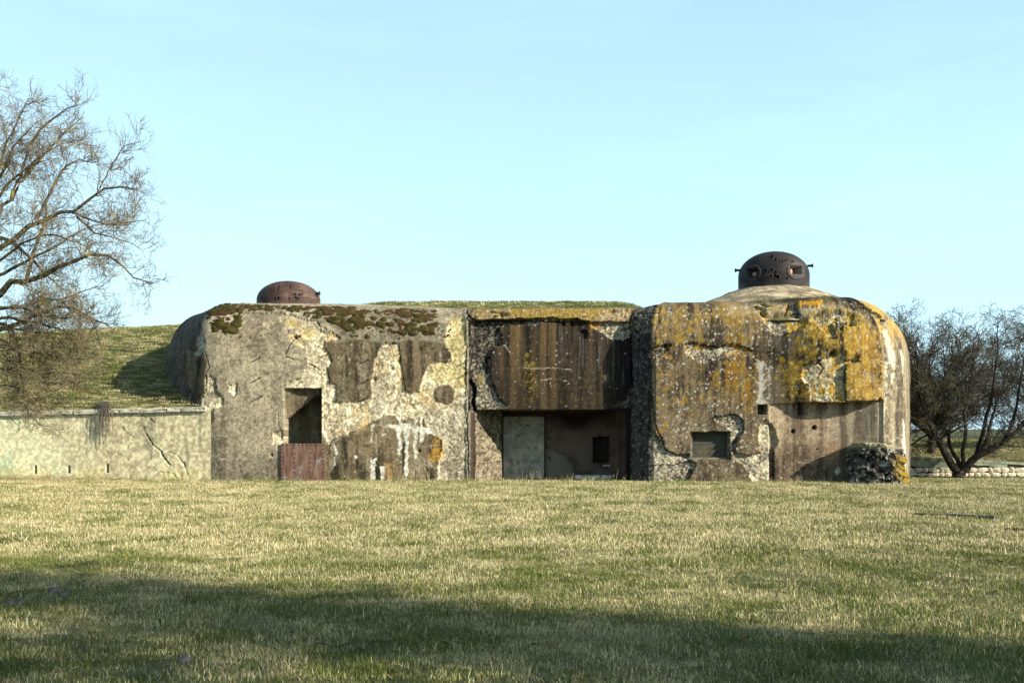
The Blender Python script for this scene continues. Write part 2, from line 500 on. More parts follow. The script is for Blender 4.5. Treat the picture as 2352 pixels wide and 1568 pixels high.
def mixc(a, b, t):
    return a * (1 - t[..., None]) + b * t[..., None]
g1_ = np.clip(.45 * n_mid + .35 * n_fin + .2 * n_spk, 0, 1)
CREAM = mixc(alb(150, 134, 100), alb(250, 238, 200), ss(.3, .66, g1_))
CREAM = mixc(CREAM, alb(168, 156, 132), ss(.5, .66, fine(3.3, 3.3, 25, 4, .6)) * .65)
CREAM = mixc(CREAM, alb(222, 186, 122), ss(.58, .7, fine(2.2, 1.6, 26, 4, .6)) * .45)
GREYM = mixc(alb(108, 98, 80), alb(190, 178, 150), ss(.28, .72, .22 * n_mid + .26 * n_fin + .22 * n_big + .3 * n_spk))
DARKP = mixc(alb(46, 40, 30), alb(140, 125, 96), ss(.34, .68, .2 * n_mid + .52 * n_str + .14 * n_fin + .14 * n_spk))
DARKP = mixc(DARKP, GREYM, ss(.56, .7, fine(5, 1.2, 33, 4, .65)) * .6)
BROWNP = mixc(alb(56, 48, 37), alb(138, 122, 95), ss(.33, .68, .22 * n_mid + .48 * n_str + .15 * n_fin + .15 * n_spk))
BROWNP = mixc(BROWNP, GREYM * .9, ss(.58, .72, fine(5, 1.2, 34, 4, .65)) * .5)
TANP = mixc(alb(112, 96, 78), alb(206, 184, 150), ss(.3, .7, .5 * n_str + .25 * n_mid + .25 * n_fin))
AGG = mixc(alb(78, 70, 58), alb(222, 212, 182), ss(.3, .78, .35 * agg2id + .35 * n_fin + .3 * n_mid))
DAGG = mixc(alb(34, 31, 28), alb(150, 142, 124), ss(.36, .92, .4 * agg2id + .3 * n_fin + .3 * n_mid))
rough_h = 0.045 * (n_mid - .5) + 0.034 * (n_fin - .5) + 0.012 * (n_spk - .5) + 0.006 * (1 - np.clip(agg2 * 1.6, 0, 1))
plas_h = 0.004 * (n_mid - .5) + 0.003 * (n_fin - .5) + .0015 * (n_spk - .5)

# ---------------- left block
C[:] = GREYM
rough = np.zeros_like(XX)           # 1 = render gone
left = ss(1079, 1073, U)
cream_L = [tr(2, [(750, 395), (900, 365), (1100, 400), (1200, 480), (1330, 530), (1220, 555), (1270, 650), (1245, 740), (1250, 830), (1300, 850), (1290, 970), (1400, 985), (1400, 1190), (1300, 1225), (1260, 1262), (1205, 1180), (1200, 885), (1080, 868), (940, 880), (920, 850), (1060, 800), (1100, 720), (1090, 600), (1000, 560), (900, 520), (830, 500), (760, 470)]),
           tr(2, [(385, 800), (420, 780), (460, 810), (470, 900), (520, 950), (510, 1000), (440, 1020), (440, 1100), (385, 1150), (375, 1060), (360, 960), (385, 900)]),
           tr(2, [(545, 850), (605, 845), (600, 930), (560, 900)]),
           tr(2, [(865, 1180), (930, 1160), (930, 1260), (860, 1265)]),
           tr(2, [(320, 520), (350, 510), (385, 560), (370, 625), (315, 660), (290, 620), (330, 590)]),
           tr(3, [(-20, 560), (30, 600), (60, 690), (30, 740), (30, 845), (85, 855), (75, 985), (330, 945), (325, 850), (345, 700), (375, 610), (430, 562), (516, 553), (530, 700), (548, 900), (600, 915), (660, 890), (690, 780), (725, 705), (770, 688), (885, 690), (885, 650), (840, 600), (830, 520), (870, 420), (985, 380), (985, 1540), (790, 1520), (790, 1400), (830, 1300), (820, 1230), (720, 1180), (690, 1080), (520, 1100), (480, 1060), (420, 1062), (300, 1130), (160, 1190), (60, 1230), (30, 1270), (0, 1200)])]
for ip, p in enumerate(cream_L):
    m = mask(p) * left
    if ip == 0:
        soft = ss(-2, 26, sdpoly(wU, wV, p)) * ss(.3, .55, n_mid)
        keep_ = ss(640, 690, U) * ss(750, 800, V)
        m = m * np.maximum(soft * .75, np.maximum(keep_, ss(700, 735, U)))
    paintv(m, CREAM); rough = np.maximum(rough, m)
# greyer rough strip near the right end of the left block
m = mask(tr(3, [(690, 1010), (985, 980), (985, 1540), (800, 1520), (790, 1400), (830, 1300), (700, 1120)]), 6) * left
paintv(m * .75, mixc(GREYM, AGG, ss(.4, .6, n_fin)))
m = mask(tr(3, [(860, 400), (985, 380), (985, 900), (760, 830), (720, 740), (770, 690), (885, 690), (840, 560)]), 8) * left
paintv(m * .55, mixc(alb(176, 160, 100), alb(222, 205, 130), n_fin))
m = mask(tr(2, [(760, 390), (1000, 400), (1180, 480), (1100, 560), (900, 500)]), 10) * ss(.45, .62, n_mid) * left
paintv(m * .7, mixc(alb(180, 160, 90), alb(215, 190, 105), n_fin))
m = mask(tr(2, [(560, 560), (1080, 560), (1200, 760), (1000, 860), (700, 1000), (600, 760)]), 20) * ss(.42, .62, fine(4, 4, 61)) * left
paintv(m * .75, mixc(alb(160, 150, 122), alb(205, 196, 160), n_fin))
# upper grey band under the moss, dark peeling patches
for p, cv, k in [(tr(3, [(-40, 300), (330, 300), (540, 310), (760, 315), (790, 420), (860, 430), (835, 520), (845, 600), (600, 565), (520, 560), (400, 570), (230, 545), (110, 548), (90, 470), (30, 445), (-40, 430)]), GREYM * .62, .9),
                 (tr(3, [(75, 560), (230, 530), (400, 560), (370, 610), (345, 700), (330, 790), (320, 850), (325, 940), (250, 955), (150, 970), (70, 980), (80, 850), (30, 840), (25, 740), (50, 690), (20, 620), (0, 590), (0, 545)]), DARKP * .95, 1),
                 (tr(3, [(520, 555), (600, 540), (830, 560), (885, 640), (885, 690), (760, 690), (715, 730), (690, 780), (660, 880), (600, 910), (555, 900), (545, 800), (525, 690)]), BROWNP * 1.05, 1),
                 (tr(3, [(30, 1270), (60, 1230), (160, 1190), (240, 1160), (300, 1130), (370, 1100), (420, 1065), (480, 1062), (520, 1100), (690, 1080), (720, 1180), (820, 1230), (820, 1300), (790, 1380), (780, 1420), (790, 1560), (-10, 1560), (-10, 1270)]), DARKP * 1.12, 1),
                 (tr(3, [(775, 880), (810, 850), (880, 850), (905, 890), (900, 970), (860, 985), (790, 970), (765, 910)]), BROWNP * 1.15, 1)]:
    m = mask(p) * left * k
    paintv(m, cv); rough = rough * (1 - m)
# dark grey lower part left of the steel plate
m = ss(1010, 1075, wV + 26 * (n_mid - .5)) * ss(745, 700, U) * left
tint(m * .8, (.62, .62, .64))
m = mask(tr(2, [(430, 1180), (620, 1180), (640, 1540), (400, 1560)]), 12) * ss(.35, .6, n_str)
tint(m * .7, (.5, .5, .5))
m = mask(tr(2, [(500, 980), (560, 980), (540, 1180), (480, 1160)]), 8)
tint(m * .5, (.62, .62, .62))
m = mask(tr(2, [(345, 480), (760, 420), (760, 560), (400, 560)]), 10)
tint(m * .55, (.72, .68, .64))
# rust stain and orange lichen low on the left block
paintv(mask(tr(3, [(415, 1400), (480, 1390), (500, 1540), (410, 1540)]), 4) * .6 * ss(.3, .6, n_str2), mixc(alb(176, 128, 70), alb(216, 184, 126), n_fin))
m = np.maximum(mask(tr(3, [(720, 1340), (760, 1290), (820, 1280), (830, 1340), (800, 1380), (740, 1385)]), 3), mask(tr(3, [(735, 1250), (790, 1210), (820, 1230), (760, 1285)]), 3) * .8)
paintv(m * ss(.36, .6, .5 * n_fin + .5 * n_spk) * .85, mixc(alb(176, 130, 44), alb(206, 160, 70), n_fin))
for p in ([(210, 1010), (235, 1020), (225, 1080), (205, 1060)], [(20, 500), (60, 505), (50, 535), (15, 530)], [(235, 1130), (290, 1090), (280, 1160), (230, 1170)]):
    paintv(mask(tr(3, p), 4) * .55, mixc(alb(205, 160, 90), alb(230, 200, 130), n_fin))
# white runs of lime
for p in ([(320, 1130), (345, 1125), (330, 1200), (335, 1260), (310, 1255), (318, 1190)], [(420, 1130), (560, 1120), (740, 1150), (745, 1170), (690, 1180), (560, 1165), (430, 1150)],
          [(495, 1150), (530, 1150), (535, 1250), (528, 1345), (508, 1345), (505, 1240)], [(548, 1150), (588, 1150), (580, 1400), (575, 1530), (550, 1530), (560, 1380)],
          [(605, 1150), (650, 1150), (640, 1240), (640, 1370), (622, 1368), (618, 1230)], [(655, 1150), (700, 1150), (690, 1260), (662, 1262)], [(660, 1070), (680, 1075), (676, 1150), (655, 1150)],
          [(620, 1090), (650, 1085), (640, 1130), (625, 1130)], [(500, 1065), (525, 1080), (545, 1140), (520, 1130)], [(320, 1375), (360, 1365), (355, 1535), (325, 1535)], [(390, 1420), (418, 1410), (415, 1535), (385, 1535)],
          [(690, 1160), (745, 1150), (740, 1190), (700, 1200)], [(395, 1195), (420, 1190), (418, 1212), (398, 1215)], [(200, 1340), (222, 1350), (215, 1375), (203, 1370)], [(60, 1260), (100, 1330), (85, 1345), (50, 1270)], [(65, 1350), (78, 1350), (72, 1420), (60, 1415)]):
    sdl = sdpoly(wU + 7 * (fine(13, 6, 29, 3, .6) - .5), wV + 6 * (n_fin - .5), tr(3, p))
    m = ss(-1.2, 1.0, sdl - .8 + 3.0 * (n_spk - .5))
    paint(m * (.5 + .45 * ss(.35, .6, n_spk)), alb(240, 236, 216))

# ---------------- left end: its shade is painted into the colour
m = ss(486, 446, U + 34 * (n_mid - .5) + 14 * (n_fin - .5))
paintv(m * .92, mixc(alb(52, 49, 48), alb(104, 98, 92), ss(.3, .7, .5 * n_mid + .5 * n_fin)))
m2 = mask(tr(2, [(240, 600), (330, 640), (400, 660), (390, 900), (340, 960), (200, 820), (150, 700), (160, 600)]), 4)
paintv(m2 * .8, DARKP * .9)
paint(mask(tr(2, [(320, 520), (350, 510), (385, 560), (375, 620), (320, 660), (290, 625), (330, 590)]), 3) * .8, alb(180, 176, 160))

# ---------------- doorway block
ctr = ss(1077, 1083, U) * ss(1458, 1452, U)
paintv(ctr, mixc(alb(28, 25, 21), alb(78, 68, 54), ss(.3, .7, .5 * n_str + .3 * n_str2 + .2 * n_fin)))
for x1, x2, a in ((300, 335, .5), (385, 475, .95), (480, 500, .3), (632, 685, .85), (700, 762, .9), (560, 600, .35), (900, 935, .25), (1035, 1060, .3)):
    ua, ub = tr(4, [(x1, 0)])[0][0], tr(4, [(x2, 0)])[0][0]
    wob = 2.2 * (fine(.1, 2.2, 30) - .5) + 1.6 * (n_str2 - .5)
    m = ss(ua - 2.2, ua + 3.0, U + wob) * ss(ub + 2.2, ub - 3.0, U + wob) * ctr
    fade = .35 + .65 * ss(945, 760, V)
    paintv(m * a * fade * (.55 + .45 * n_str), mixc(alb(92, 74, 48), alb(140, 114, 78), n_str2))
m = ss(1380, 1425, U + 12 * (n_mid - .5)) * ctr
tint(m * .85, (.36, .36, .4))  # right side blackened: dark stain plus the right block's shadow, painted in
m = mask(tr(4, [(770, 230), (1060, 240), (1300, 360), (1370, 360), (1370, 900), (900, 900), (860, 500)]), 30) * ss(.4, .65, n_str2)
tint(m * .45, (.55, .55, .58))
m = mask(tr(4, [(520, 440), (600, 560), (615, 830), (520, 880), (500, 640)]), 6) * ss(.5, .62, n_spk)
paintv(m * .8, mixc(alb(112, 94, 32), alb(150, 130, 50), n_fin))
m = mask(tr(4, [(700, 640), (1200, 640), (1200, 880), (700, 890)]), 20) * ss(.6, .68, n_spk)
paintv(m * .6, mixc(alb(92, 80, 36), alb(120, 104, 50), n_fin))
m = mask(tr(4, [(760, 240), (1300, 360), (1360, 700), (960, 760), (820, 400)]), 14) * ss(.58, .72, n_str2)
paint(m * .3, alb(136, 132, 128))
# broken edge zones where the aggregate shows
pits = []
pc = tr(4, [(60, 205), (300, 215), (560, 205), (650, 200), (640, 235), (480, 235), (300, 255), (325, 340), (320, 400), (240, 450), (195, 560), (215, 640), (250, 720), (290, 830), (365, 908), (100, 950), (40, 950), (40, 205)])
m = mask(pc) * ss(1073, 1077, U); paintv(m, DAGG); rough = np.maximum(rough, m); pits.append((m, -.05))
m = mask(tr(4, [(100, 620), (210, 640), (290, 850), (365, 910), (110, 945), (90, 800)]), 4) * ss(.2, .5, n_mid + .1); paintv(m * .8, AGG * .85)
m = mask(tr(4, [(120, 640), (170, 650), (160, 740), (125, 730)]), 5) * ss(.35, .6, n_fin + .05); paintv(m * .75, mixc(alb(140, 110, 40), alb(160, 130, 60), n_fin))
pc = tr(4, [(1040, 205), (1080, 175), (1200, 130), (1390, 110), (1395, 240), (1365, 335), (1290, 365), (1180, 335), (1100, 285), (1060, 250)])
m = mask(pc); paintv(m, AGG * .8); rough = np.maximum(rough, m); pits.append((m, -.03))
m = mask(tr(4, [(1040, 200), (1110, 200), (1145, 265), (1120, 280), (1080, 240), (1040, 300)]), 3); paintv(m * .9, mixc(alb(140, 100, 40), alb(175, 130, 60), n_fin))
paint(mask(tr(4, [(530, 222), (560, 205), (650, 205), (655, 228), (560, 232)]), 2), alb(178, 170, 150))
m = mask(tr(4, [(1210, 900), (1330, 850), (1370, 760), (1385, 900), (1370, 920)]), 2); paintv(m, DAGG); pits.append((m, -.06))
# cornice above the door panel, olive-yellow lichen
cedge = 9 * (fine(1.6, .2, 74, 3) - .5) + 7 * (fine(6, .2, 75, 3) - .5) - 5 * ss(1300, 1360, U)
m = ctr * ss(737, 733, V + cedge)
paintv(m, mixc(alb(96, 82, 66), alb(164, 146, 118), ss(.3, .7, .5 * n_mid + .5 * n_spk)))
ml = m * mask(tr(4, [(420, 90), (1060, 60), (1200, 120), (1040, 215), (650, 210), (440, 190), (380, 150)]), 8) * ss(.22, .42, n_mid * .5 + n_fin * .5)
paintv(ml * .95, mixc(alb(112, 92, 40), alb(160, 132, 58), ss(.3, .7, .5 * n_fin + .5 * n_spk)))
ml = m * mask(tr(4, [(60, 120), (420, 110), (430, 190), (100, 200)]), 8) * ss(.42, .55, n_mid)
paintv(ml * .7, mixc(alb(112, 84, 36), alb(140, 110, 50), n_fin))
# slanting flank: shadow-side darkness is painted into its colour
strip = ss(1449, 1455, U + 3 * (n_mid - .5)) * ss(1500, 1496, U)
paintv(strip, mixc(alb(40, 38, 36), alb(96, 92, 86), ss(.3, .75, .5 * n_fin + .5 * n_str)))
rough = np.maximum(rough, strip * .7)
m = mask(tr(4, [(1395, 100), (1560, 90), (1575, 240), (1540, 330), (1400, 330)]), 3); paintv(m, DAGG * 1.15); rough = np.maximum(rough, m)

# ---------------- right block
FRB = .6
rgt = ss(1489, 1492, U)
paintv(rgt, BROWNP)
ol = ss(.42, .6, .45 * n_mid + .35 * n_str + .2 * n_fin)
zone = mask(tr(5, [(150, 40), (980, 40), (1000, 300), (980, 480), (960, 880), (880, 900), (760, 800), (620, 760), (540, 560), (400, 400), (360, 420), (150, 420)], FRB), 26)
paintv(zone * ol * .8 * rgt, mixc(alb(112, 92, 36), alb(158, 126, 54), n_fin))
zone = mask(tr(5, [(600, 560), (980, 500), (960, 860), (900, 960), (820, 700), (640, 780)], FRB), 20)
paintv(zone * ss(.42, .58, n_str * .6 + n_fin * .4) * .85 * rgt, mixc(alb(136, 98, 24), alb(172, 126, 36), n_fin))
m = mask(tr(5, [(760, 60), (990, 60), (1020, 110), (900, 180), (760, 150)], FRB), 14); paintv(m * .5, mixc(alb(170, 150, 116), alb(196, 178, 140), n_fin))
m = mask(tr(5, [(620, 780), (860, 700), (900, 900), (760, 960), (600, 940)], FRB), 14) * ss(.55, .66, n_str2); tint(m * .7, (.35, .35, .35))
m = mask(tr(5, [(480, 480), (520, 480), (520, 800), (490, 800)], FRB), 4); tint(m * .5, (.5, .5, .5))
m = mask(tr(5, [(1000, 200), (1110, 300), (1200, 880), (1040, 880), (1000, 600)], FRB), 10); tint(m * .6, (.6, .6, .6))
m = mask(tr(5, [(970, 540), (1020, 540), (1030, 700), (1020, 860), (1060, 880), (970, 885), (985, 760)], FRB), 2) * ss(.3, .5, n_fin + .12); paint(m * .85, alb(206, 204, 192))
m = mask(tr(5, [(1030, 570), (1080, 550), (1080, 690), (1040, 700), (1045, 870), (1035, 870)], FRB), 2) * ss(.45, .55, n_spk); paint(m * .7, alb(196, 192, 180))
for p, cv, dp in [([(110, 1120), (180, 1160), (235, 1270), (330, 1300), (420, 1285), (432, 1350), (480, 1370), (405, 1520), (60, 1520)], AGG * 1.0, -.05),
                  ([(620, 985), (690, 990), (740, 965), (800, 972), (866, 1030), (852, 1110), (805, 1180), (795, 1285), (762, 1280), (760, 1110), (720, 1060), (640, 1040)], AGG * 1.15, -.05),
                  ([(770, 1285), (900, 1310), (1000, 1280), (990, 1200), (985, 1080), (1040, 1005), (1110, 1080), (1155, 1190), (1105, 1280), (1112, 1520), (940, 1520), (880, 1400), (800, 1345)], mixc(AGG, CREAM, ss(.4, .6, n_mid)) * .95, -.06),
                  ([(375, 400), (460, 393), (560, 418), (640, 428), (760, 400), (850, 418), (930, 460), (820, 480), (640, 530), (520, 548), (400, 482)], mixc(AGG, alb(190, 140, 60), ss(.5, .6, n_mid)) * 1.05, -.05),
                  ([(150, 420), (210, 400), (265, 400), (255, 440), (180, 500), (100, 500), (100, 430)], DAGG * 1.3, -.05)]:
    m = mask(tr(5, p, FRB)) * ss(1484, 1488, U)
    paintv(m, cv); rough = np.maximum(rough, m); pits.append((m, dp))
m = mask(tr(5, [(130, 1300), (440, 1340), (440, 1500), (130, 1500)], FRB), 6) * ss(.46, .6, n_mid); paintv(m * .7, CREAM * .8)

# ---------------- rounded end
FT = .9
end = ss(1757, 1763, U)
lipV = np.interp(U, [1750, 1765, 1900, 2022, 2030], [v for v in (985 + (928 - 985) * .975, 985 + (928 - 985) * .975, 985 + (925 - 985) * .967, 985 + (917 - 985) * .966, 985 + (917 - 985) * .966)])
lipn = 1.8 * (fine(9, .2, 71, 3) - .5) + 2.2 * ss(.5, .7, fine(3, .2, 72, 2))
lower = ss(-.7, .7, V - (lipV - lipn * .8))
inlow = ss(1752, 1757, U) * ss(2002, 1998, U)
paintv(end, mixc(alb(36, 33, 28), alb(108, 97, 80), ss(.3, .7, .3 * n_mid + .5 * n_str + .2 * n_fin)))
oz = mask(tr(6, [(330, 600), (500, 350), (480, 220), (420, 60), (640, 40), (800, 100), (1000, 160), (1090, 300), (1120, 600), (1130, 870), (700, 880), (520, 850), (350, 860)], FT), 22)
oz_keep = oz.copy()
om = ss(.36, .6, .25 * n_mid + .35 * n_str + .2 * n_fin + .2 * n_spk)
paintv(end * oz * om * .92, mixc(mixc(alb(120, 96, 36), alb(196, 158, 62), ss(.3, .7, .5 * n_fin + .5 * n_spk)), alb(150, 128, 58), ss(.5, .64, fine(2.4, 1.6, 31, 4, .6)) * .7))
oz = mask(tr(6, [(900, 250), (1100, 300), (1120, 860), (830, 860), (820, 560)], FT), 14)
paintv(end * oz * ss(.3, .6, .5 * n_mid + .5 * n_str) * .65, mixc(alb(190, 138, 44), alb(196, 166, 100), ss(.3, .7, n_fin)))
m = mask(tr(6, [(800, 400), (1090, 400), (1110, 560), (1100, 820), (960, 700), (840, 640)], FT), 16) * ss(.5, .62, fine(3, 3, 77)); paintv(m * .6 * end, mixc(alb(156, 136, 104), alb(180, 158, 120), n_fin))
m = mask(tr(6, [(120, 60), (480, 60), (700, 60), (980, 160), (1060, 260), (900, 120), (640, 110), (480, 190), (200, 200)], FT), 8); paintv(m * .6, mixc(alb(170, 154, 118), alb(206, 190, 150), n_fin))
m = mask(tr(6, [(150, 130), (260, 60), (420, 60), (470, 190), (600, 230), (660, 330), (740, 350), (700, 240), (900, 260), (900, 160), (760, 120), (700, 140), (560, 170), (480, 260), (330, 320), (240, 300), (200, 220)], FT))
paintv(m, mixc(AGG * .9, mixc(alb(150, 120, 40), alb(198, 160, 60), n_fin), ss(.42, .58, n_mid))); rough = np.maximum(rough, m); pits.append((m, -.04))
m = mask(tr(6, [(180, 110), (260, 60), (360, 70), (340, 130), (210, 145)], FT), 2); paintv(m, mixc(alb(120, 104, 78), alb(160, 140, 90), n_fin)); rough *= (1 - m); pits.append((m, .07))
m = mask(tr(6, [(420, 90), (440, 50), (640, 40), (640, 85), (560, 95)], FT), 2); paintv(m, mixc(alb(176, 124, 20), alb(206, 150, 40), n_fin)); rough *= (1 - m); pits.append((m, .07))
m = mask(tr(6, [(475, 580), (600, 552), (690, 465), (735, 490), (805, 468), (800, 530), (850, 530), (880, 495), (910, 500), (905, 545), (800, 570), (802, 865), (535, 855), (525, 725), (475, 680)], FT))
paintv(m, mixc(CREAM * .8, mixc(alb(180, 136, 40), alb(212, 170, 70), n_fin), ss(.46, .6, .5 * n_mid + .5 * n_str))); rough = np.maximum(rough, m); pits.append((m, -.07))
# upright pier at the far right
pier = ss(1996, 2001, U + 0 * V)
paintv(pier, mixc(alb(86, 78, 66), alb(182, 168, 138), ss(.32, .72, .5 * n_str + .3 * n_fin + .2 * n_spk)))
m = pier * ss(820, 740, V + 40 * (n_mid - .5)) * ss(.42, .56, n_mid + .06); paintv(m * .9, mixc(alb(182, 140, 44), alb(208, 178, 104), n_fin))
for p in ([(1120, 300), (1160, 290), (1180, 420), (1210, 520), (1190, 600), (1140, 560), (1125, 420)], [(1260, 450), (1310, 460), (1320, 560), (1300, 640), (1280, 520)], [(1290, 1010), (1320, 1030), (1350, 1180), (1365, 1440), (1330, 1400), (1290, 1200), (1300, 1100)], [(1110, 560), (1125, 560), (1130, 860), (1115, 860)], [(1170, 640), (1190, 640), (1185, 720), (1172, 715)], [(1070, 900), (1110, 890), (1090, 1060), (1060, 1050)]):
    m = mask(tr(6, p, .6), 4) * ss(.25, .45, n_str2 * .5 + n_fin * .5); paint(m * .85 * ss(1985, 1992, U), alb(238, 230, 200))
# recessed wall under the overhang
lw = lower * inlow
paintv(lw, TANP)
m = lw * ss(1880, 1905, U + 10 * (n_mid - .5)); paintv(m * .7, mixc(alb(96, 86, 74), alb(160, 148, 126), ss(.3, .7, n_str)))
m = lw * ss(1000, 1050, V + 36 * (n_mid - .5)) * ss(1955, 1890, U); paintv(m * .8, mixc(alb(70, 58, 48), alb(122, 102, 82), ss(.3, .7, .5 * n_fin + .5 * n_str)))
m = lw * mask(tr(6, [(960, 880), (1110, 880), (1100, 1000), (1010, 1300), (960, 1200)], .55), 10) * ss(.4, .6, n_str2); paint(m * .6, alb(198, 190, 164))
m = lw * mask(tr(6, [(640, 1200), (760, 1200), (740, 1380), (640, 1360)], .55), 12); paint(m * .35, alb(200, 160, 120))
paint(mask(tr(6, [(730, 1430), (760, 1400), (765, 1440), (735, 1460)], .55), 2), alb(220, 214, 196))

mjf_ = 0.0
# ---------------- general ageing
tint(ss(.55, .72, n_str) * (1 - rough) * .35, (.68, .66, .64))
tint(ss(.6, .75, n_spk) * (1 - rough) * .22, (.6, .58, .55))
tint(ss(.5, .8, n_gr) * .15, (1.25, 1.24, 1.2))
stn = ss(.5, .66, .55 * fine(3.2, .35, 151, 4, .6) + .45 * n_str2)
tint(stn * ss(1075, 1100, U) * (1 - rough) * .5 * (1 - mjf_), (.46, .43, .42))
tint(stn * ss(1075, 1060, U) * (1 - rough) * .35, (.6, .57, .54))
C *= (1 + (.15 + .20 * rough) * (2 * ss(.25, .75, n_spk) - 1) + .16 * (2 * ss(.25, .75, n_gr) - 1))[..., None]
tint(ss(.62, .74, fine(13, 9, 27, 4, .7)) * (.25 + .3 * rough), (.55, .53, .5))
tint(ss(.6, .72, fine(18, 5, 28, 3, .65)) * .22, (1.35, 1.33, 1.28))
# pale spots (crustose lichen)
def dots(n, box, r0, r1, col, a=.8, ok=None, f=0.0, ring=None):
    us = RNG.uniform(box[0], box[2], n); vs = RNG.uniform(box[1], box[3], n)
    rs = r0 * (r1 / r0) ** (RNG.random(n) ** 2.2)
    for u, v, r in zip(us, vs, rs):
        x = (u - 1176) / K; z = EYE + (985 - v) / K
        i = int(np.searchsorted(PXs[i0:i1], x)) + i0
        w = int(r / K / DS) + 2
        a_, b_ = max(i - w, 0), min(i + w + 1, NCc)
        colV = V[:, min(i, NCc - 1)]
        j = int(np.searchsorted(-colV, -v))
        c_, d_ = max(j - w * 2, 0), min(j + w * 2 + 1, NRr)
        if ok is not None and ok[min(j, NRr - 1), min(i, NCc - 1)] < .5: continue
        sub = (slice(c_, d_), slice(a_, b_))
        dd = np.hypot(U[sub] - u, V[sub] - v) + (n_spk[sub] - .5) * r * 1.2
        if ring is None:
            mm = ss(r + .5, r - .5, dd) * a
        else:
            mm = (ss(r + .5, r - .5, dd) * .55 + .4 * ss(.5, .9, np.cos(dd * 2.0))) * a * ss(r + .6, r - .2, dd)
        C[sub] = C[sub] * (1 - mm[..., None]) + np.asarray(col) * mm[..., None]
i0 = int(np.argmax(PXs > -7.9)); i1 = int(np.argmax(PXs > WX(2070, .3)))
WHITE = alb(214, 208, 190)
dots(620, (472, 770, 1070, 1100), .5, 2.4, WHITE, .65)
dots(170, (1095, 750, 1440, 935), .7, 2.2, alb(170, 164, 152), .8)
dots(520, (1451, 700, 1502, 1100), .5, 2.2, alb(150, 148, 140), .7)
dots(1500, (1492, 700, 1760, 1090), .55, 2.6, alb(200, 196, 182), .8)
dots(320, (1740, 700, 2000, 920), .7, 2.6, alb(204, 198, 176), .75)
dots(70, (1490, 715, 1600, 1000), 2.6, 6.5, alb(160, 128, 48), .9, ring=1)
dots(40, (1600, 700, 1760, 1060), 2.2, 5.5, alb(160, 124, 32), .9, ring=1)
dots(26, (1760, 720, 1880, 880), 2.2, 6, alb(150, 120, 30), .9)
dots(80, (1765, 940, 2000, 1095), .6, 1.8, alb(214, 200, 170), .7)

orange_ok = np.clip(end * oz_keep * om, 0, 1)
olive_ok = rgt * ss(1760, 1750, U) * (ss(.4, .52, .45 * n_mid + .35 * n_str + .2 * n_fin))
for col_, n_ in ((alb(196, 156, 50), 900), (alb(158, 122, 32), 800), (alb(216, 186, 104), 450), (alb(128, 100, 36), 500)):
    dots(n_, (1765, 690, 2000, 918), .6, 3.4, col_, .75, ok=orange_ok)
for col_, n_ in ((alb(150, 122, 46), 700), (alb(112, 92, 36), 600), (alb(172, 138, 50), 350)):
    dots(n_, (1492, 700, 1752, 930), .6, 3.0, col_, .7, ok=olive_ok)
for col_, n_ in ((alb(160, 134, 56), 500), (alb(106, 86, 38), 400), (alb(196, 188, 160), 260)):
    dots(n_, (1090, 708, 1448, 735), .5, 2.4, col_, .8)
dots(420, (1765, 700, 2000, 915), .5, 1.7, alb(214, 206, 178), .7)
# ---------------- relief
H += (1 - rough) * (plas_h + 0.042) + rough * rough_h
for m, dp in pits: H += m * dp
# hairline and open cracks
def crack(fr, pts, w, depth, f=0.0, dark=.85):
    d = dline(wU, wV, tr(fr, pts, f))
    m = ss(w + .6, max(w - .6, 0.0), d)
    H[:] = H - m * depth
    tint(m * dark, (.12, .1, .09))
crack(2, [(600, 345), (720, 355), (900, 350), (1000, 375), (1080, 405), (1150, 400), (1190, 450), (1270, 490), (1330, 530)], .9, .06)
crack(2, [(480, 480), (560, 520), (700, 528), (820, 505)], .5, .03)
crack(2, [(1000, 530), (960, 610), (945, 650), (1030, 680)], .8, .04)
crack(2, [(1100, 705), (1150, 725), (1185, 745)], .8, .04)
crack(2, [(1225, 730), (1245, 760), (1250, 830)], .8, .04)
crack(2, [(890, 1040), (895, 1120), (915, 1170)], .6, .03)
crack(2, [(605, 850), (600, 930)], .7, .03)
crack(2, [(385, 620), (415, 720), (390, 780), (390, 880), (360, 950)], .6, .03)
crack(3, [(515, 555), (530, 700), (555, 890), (600, 910)], .6, .04)
crack(3, [(990, 340), (1000, 500), (985, 620), (980, 760), (1000, 1000), (990, 1100), (1000, 1500)], .9, .06)
crack(3, [(700, 1420), (760, 1500)], .6, .03)
crack(3, [(860, 1280), (920, 1330)], .6, .03)
crack(4, [(70, 700), (95, 760), (80, 880), (100, 930)], 4.0, .22, dark=.75)
crack(4, [(30, 60), (40, 180), (110, 210), (300, 205), (500, 205), (660, 210)], 1.2, .12)
crack(4, [(660, 212), (800, 222), (1050, 215)], .5, .05)
crack(4, [(1365, 120), (1375, 380), (1380, 600), (1390, 740)], 1.4, .08)
crack(4, [(1400, 160), (1560, 155)], .8, .06)
crack(5, [(140, 490), (110, 620), (120, 780), (125, 930), (140, 1060), (200, 1180), (235, 1270)], .8, .05, FRB)
crack(5, [(375, 400), (470, 393), (560, 418), (650, 428), (760, 400), (860, 420), (930, 460)], .8, .05, FRB)
crack(5, [(740, 965), (810, 975), (866, 1030), (855, 1110), (800, 1180), (785, 1290)], .7, .05, FRB)
crack(5, [(235, 1272), (330, 1300), (380, 1320)], .7, .04, FRB)
crack(5, [(1110, 1280), (1105, 1500)], .8, .05, FRB)
crack(5, [(480, 1375), (410, 1505)], .8, .05, FRB)
crack(5, [(130, 1385), (300, 1385), (440, 1350)], .7, .05, FRB)
crack(5, [(930, 460), (1000, 465)], .5, .02, FRB)
crack(6, [(155, 120), (190, 150), (340, 150), (370, 60)], 1.4, .1, FT)
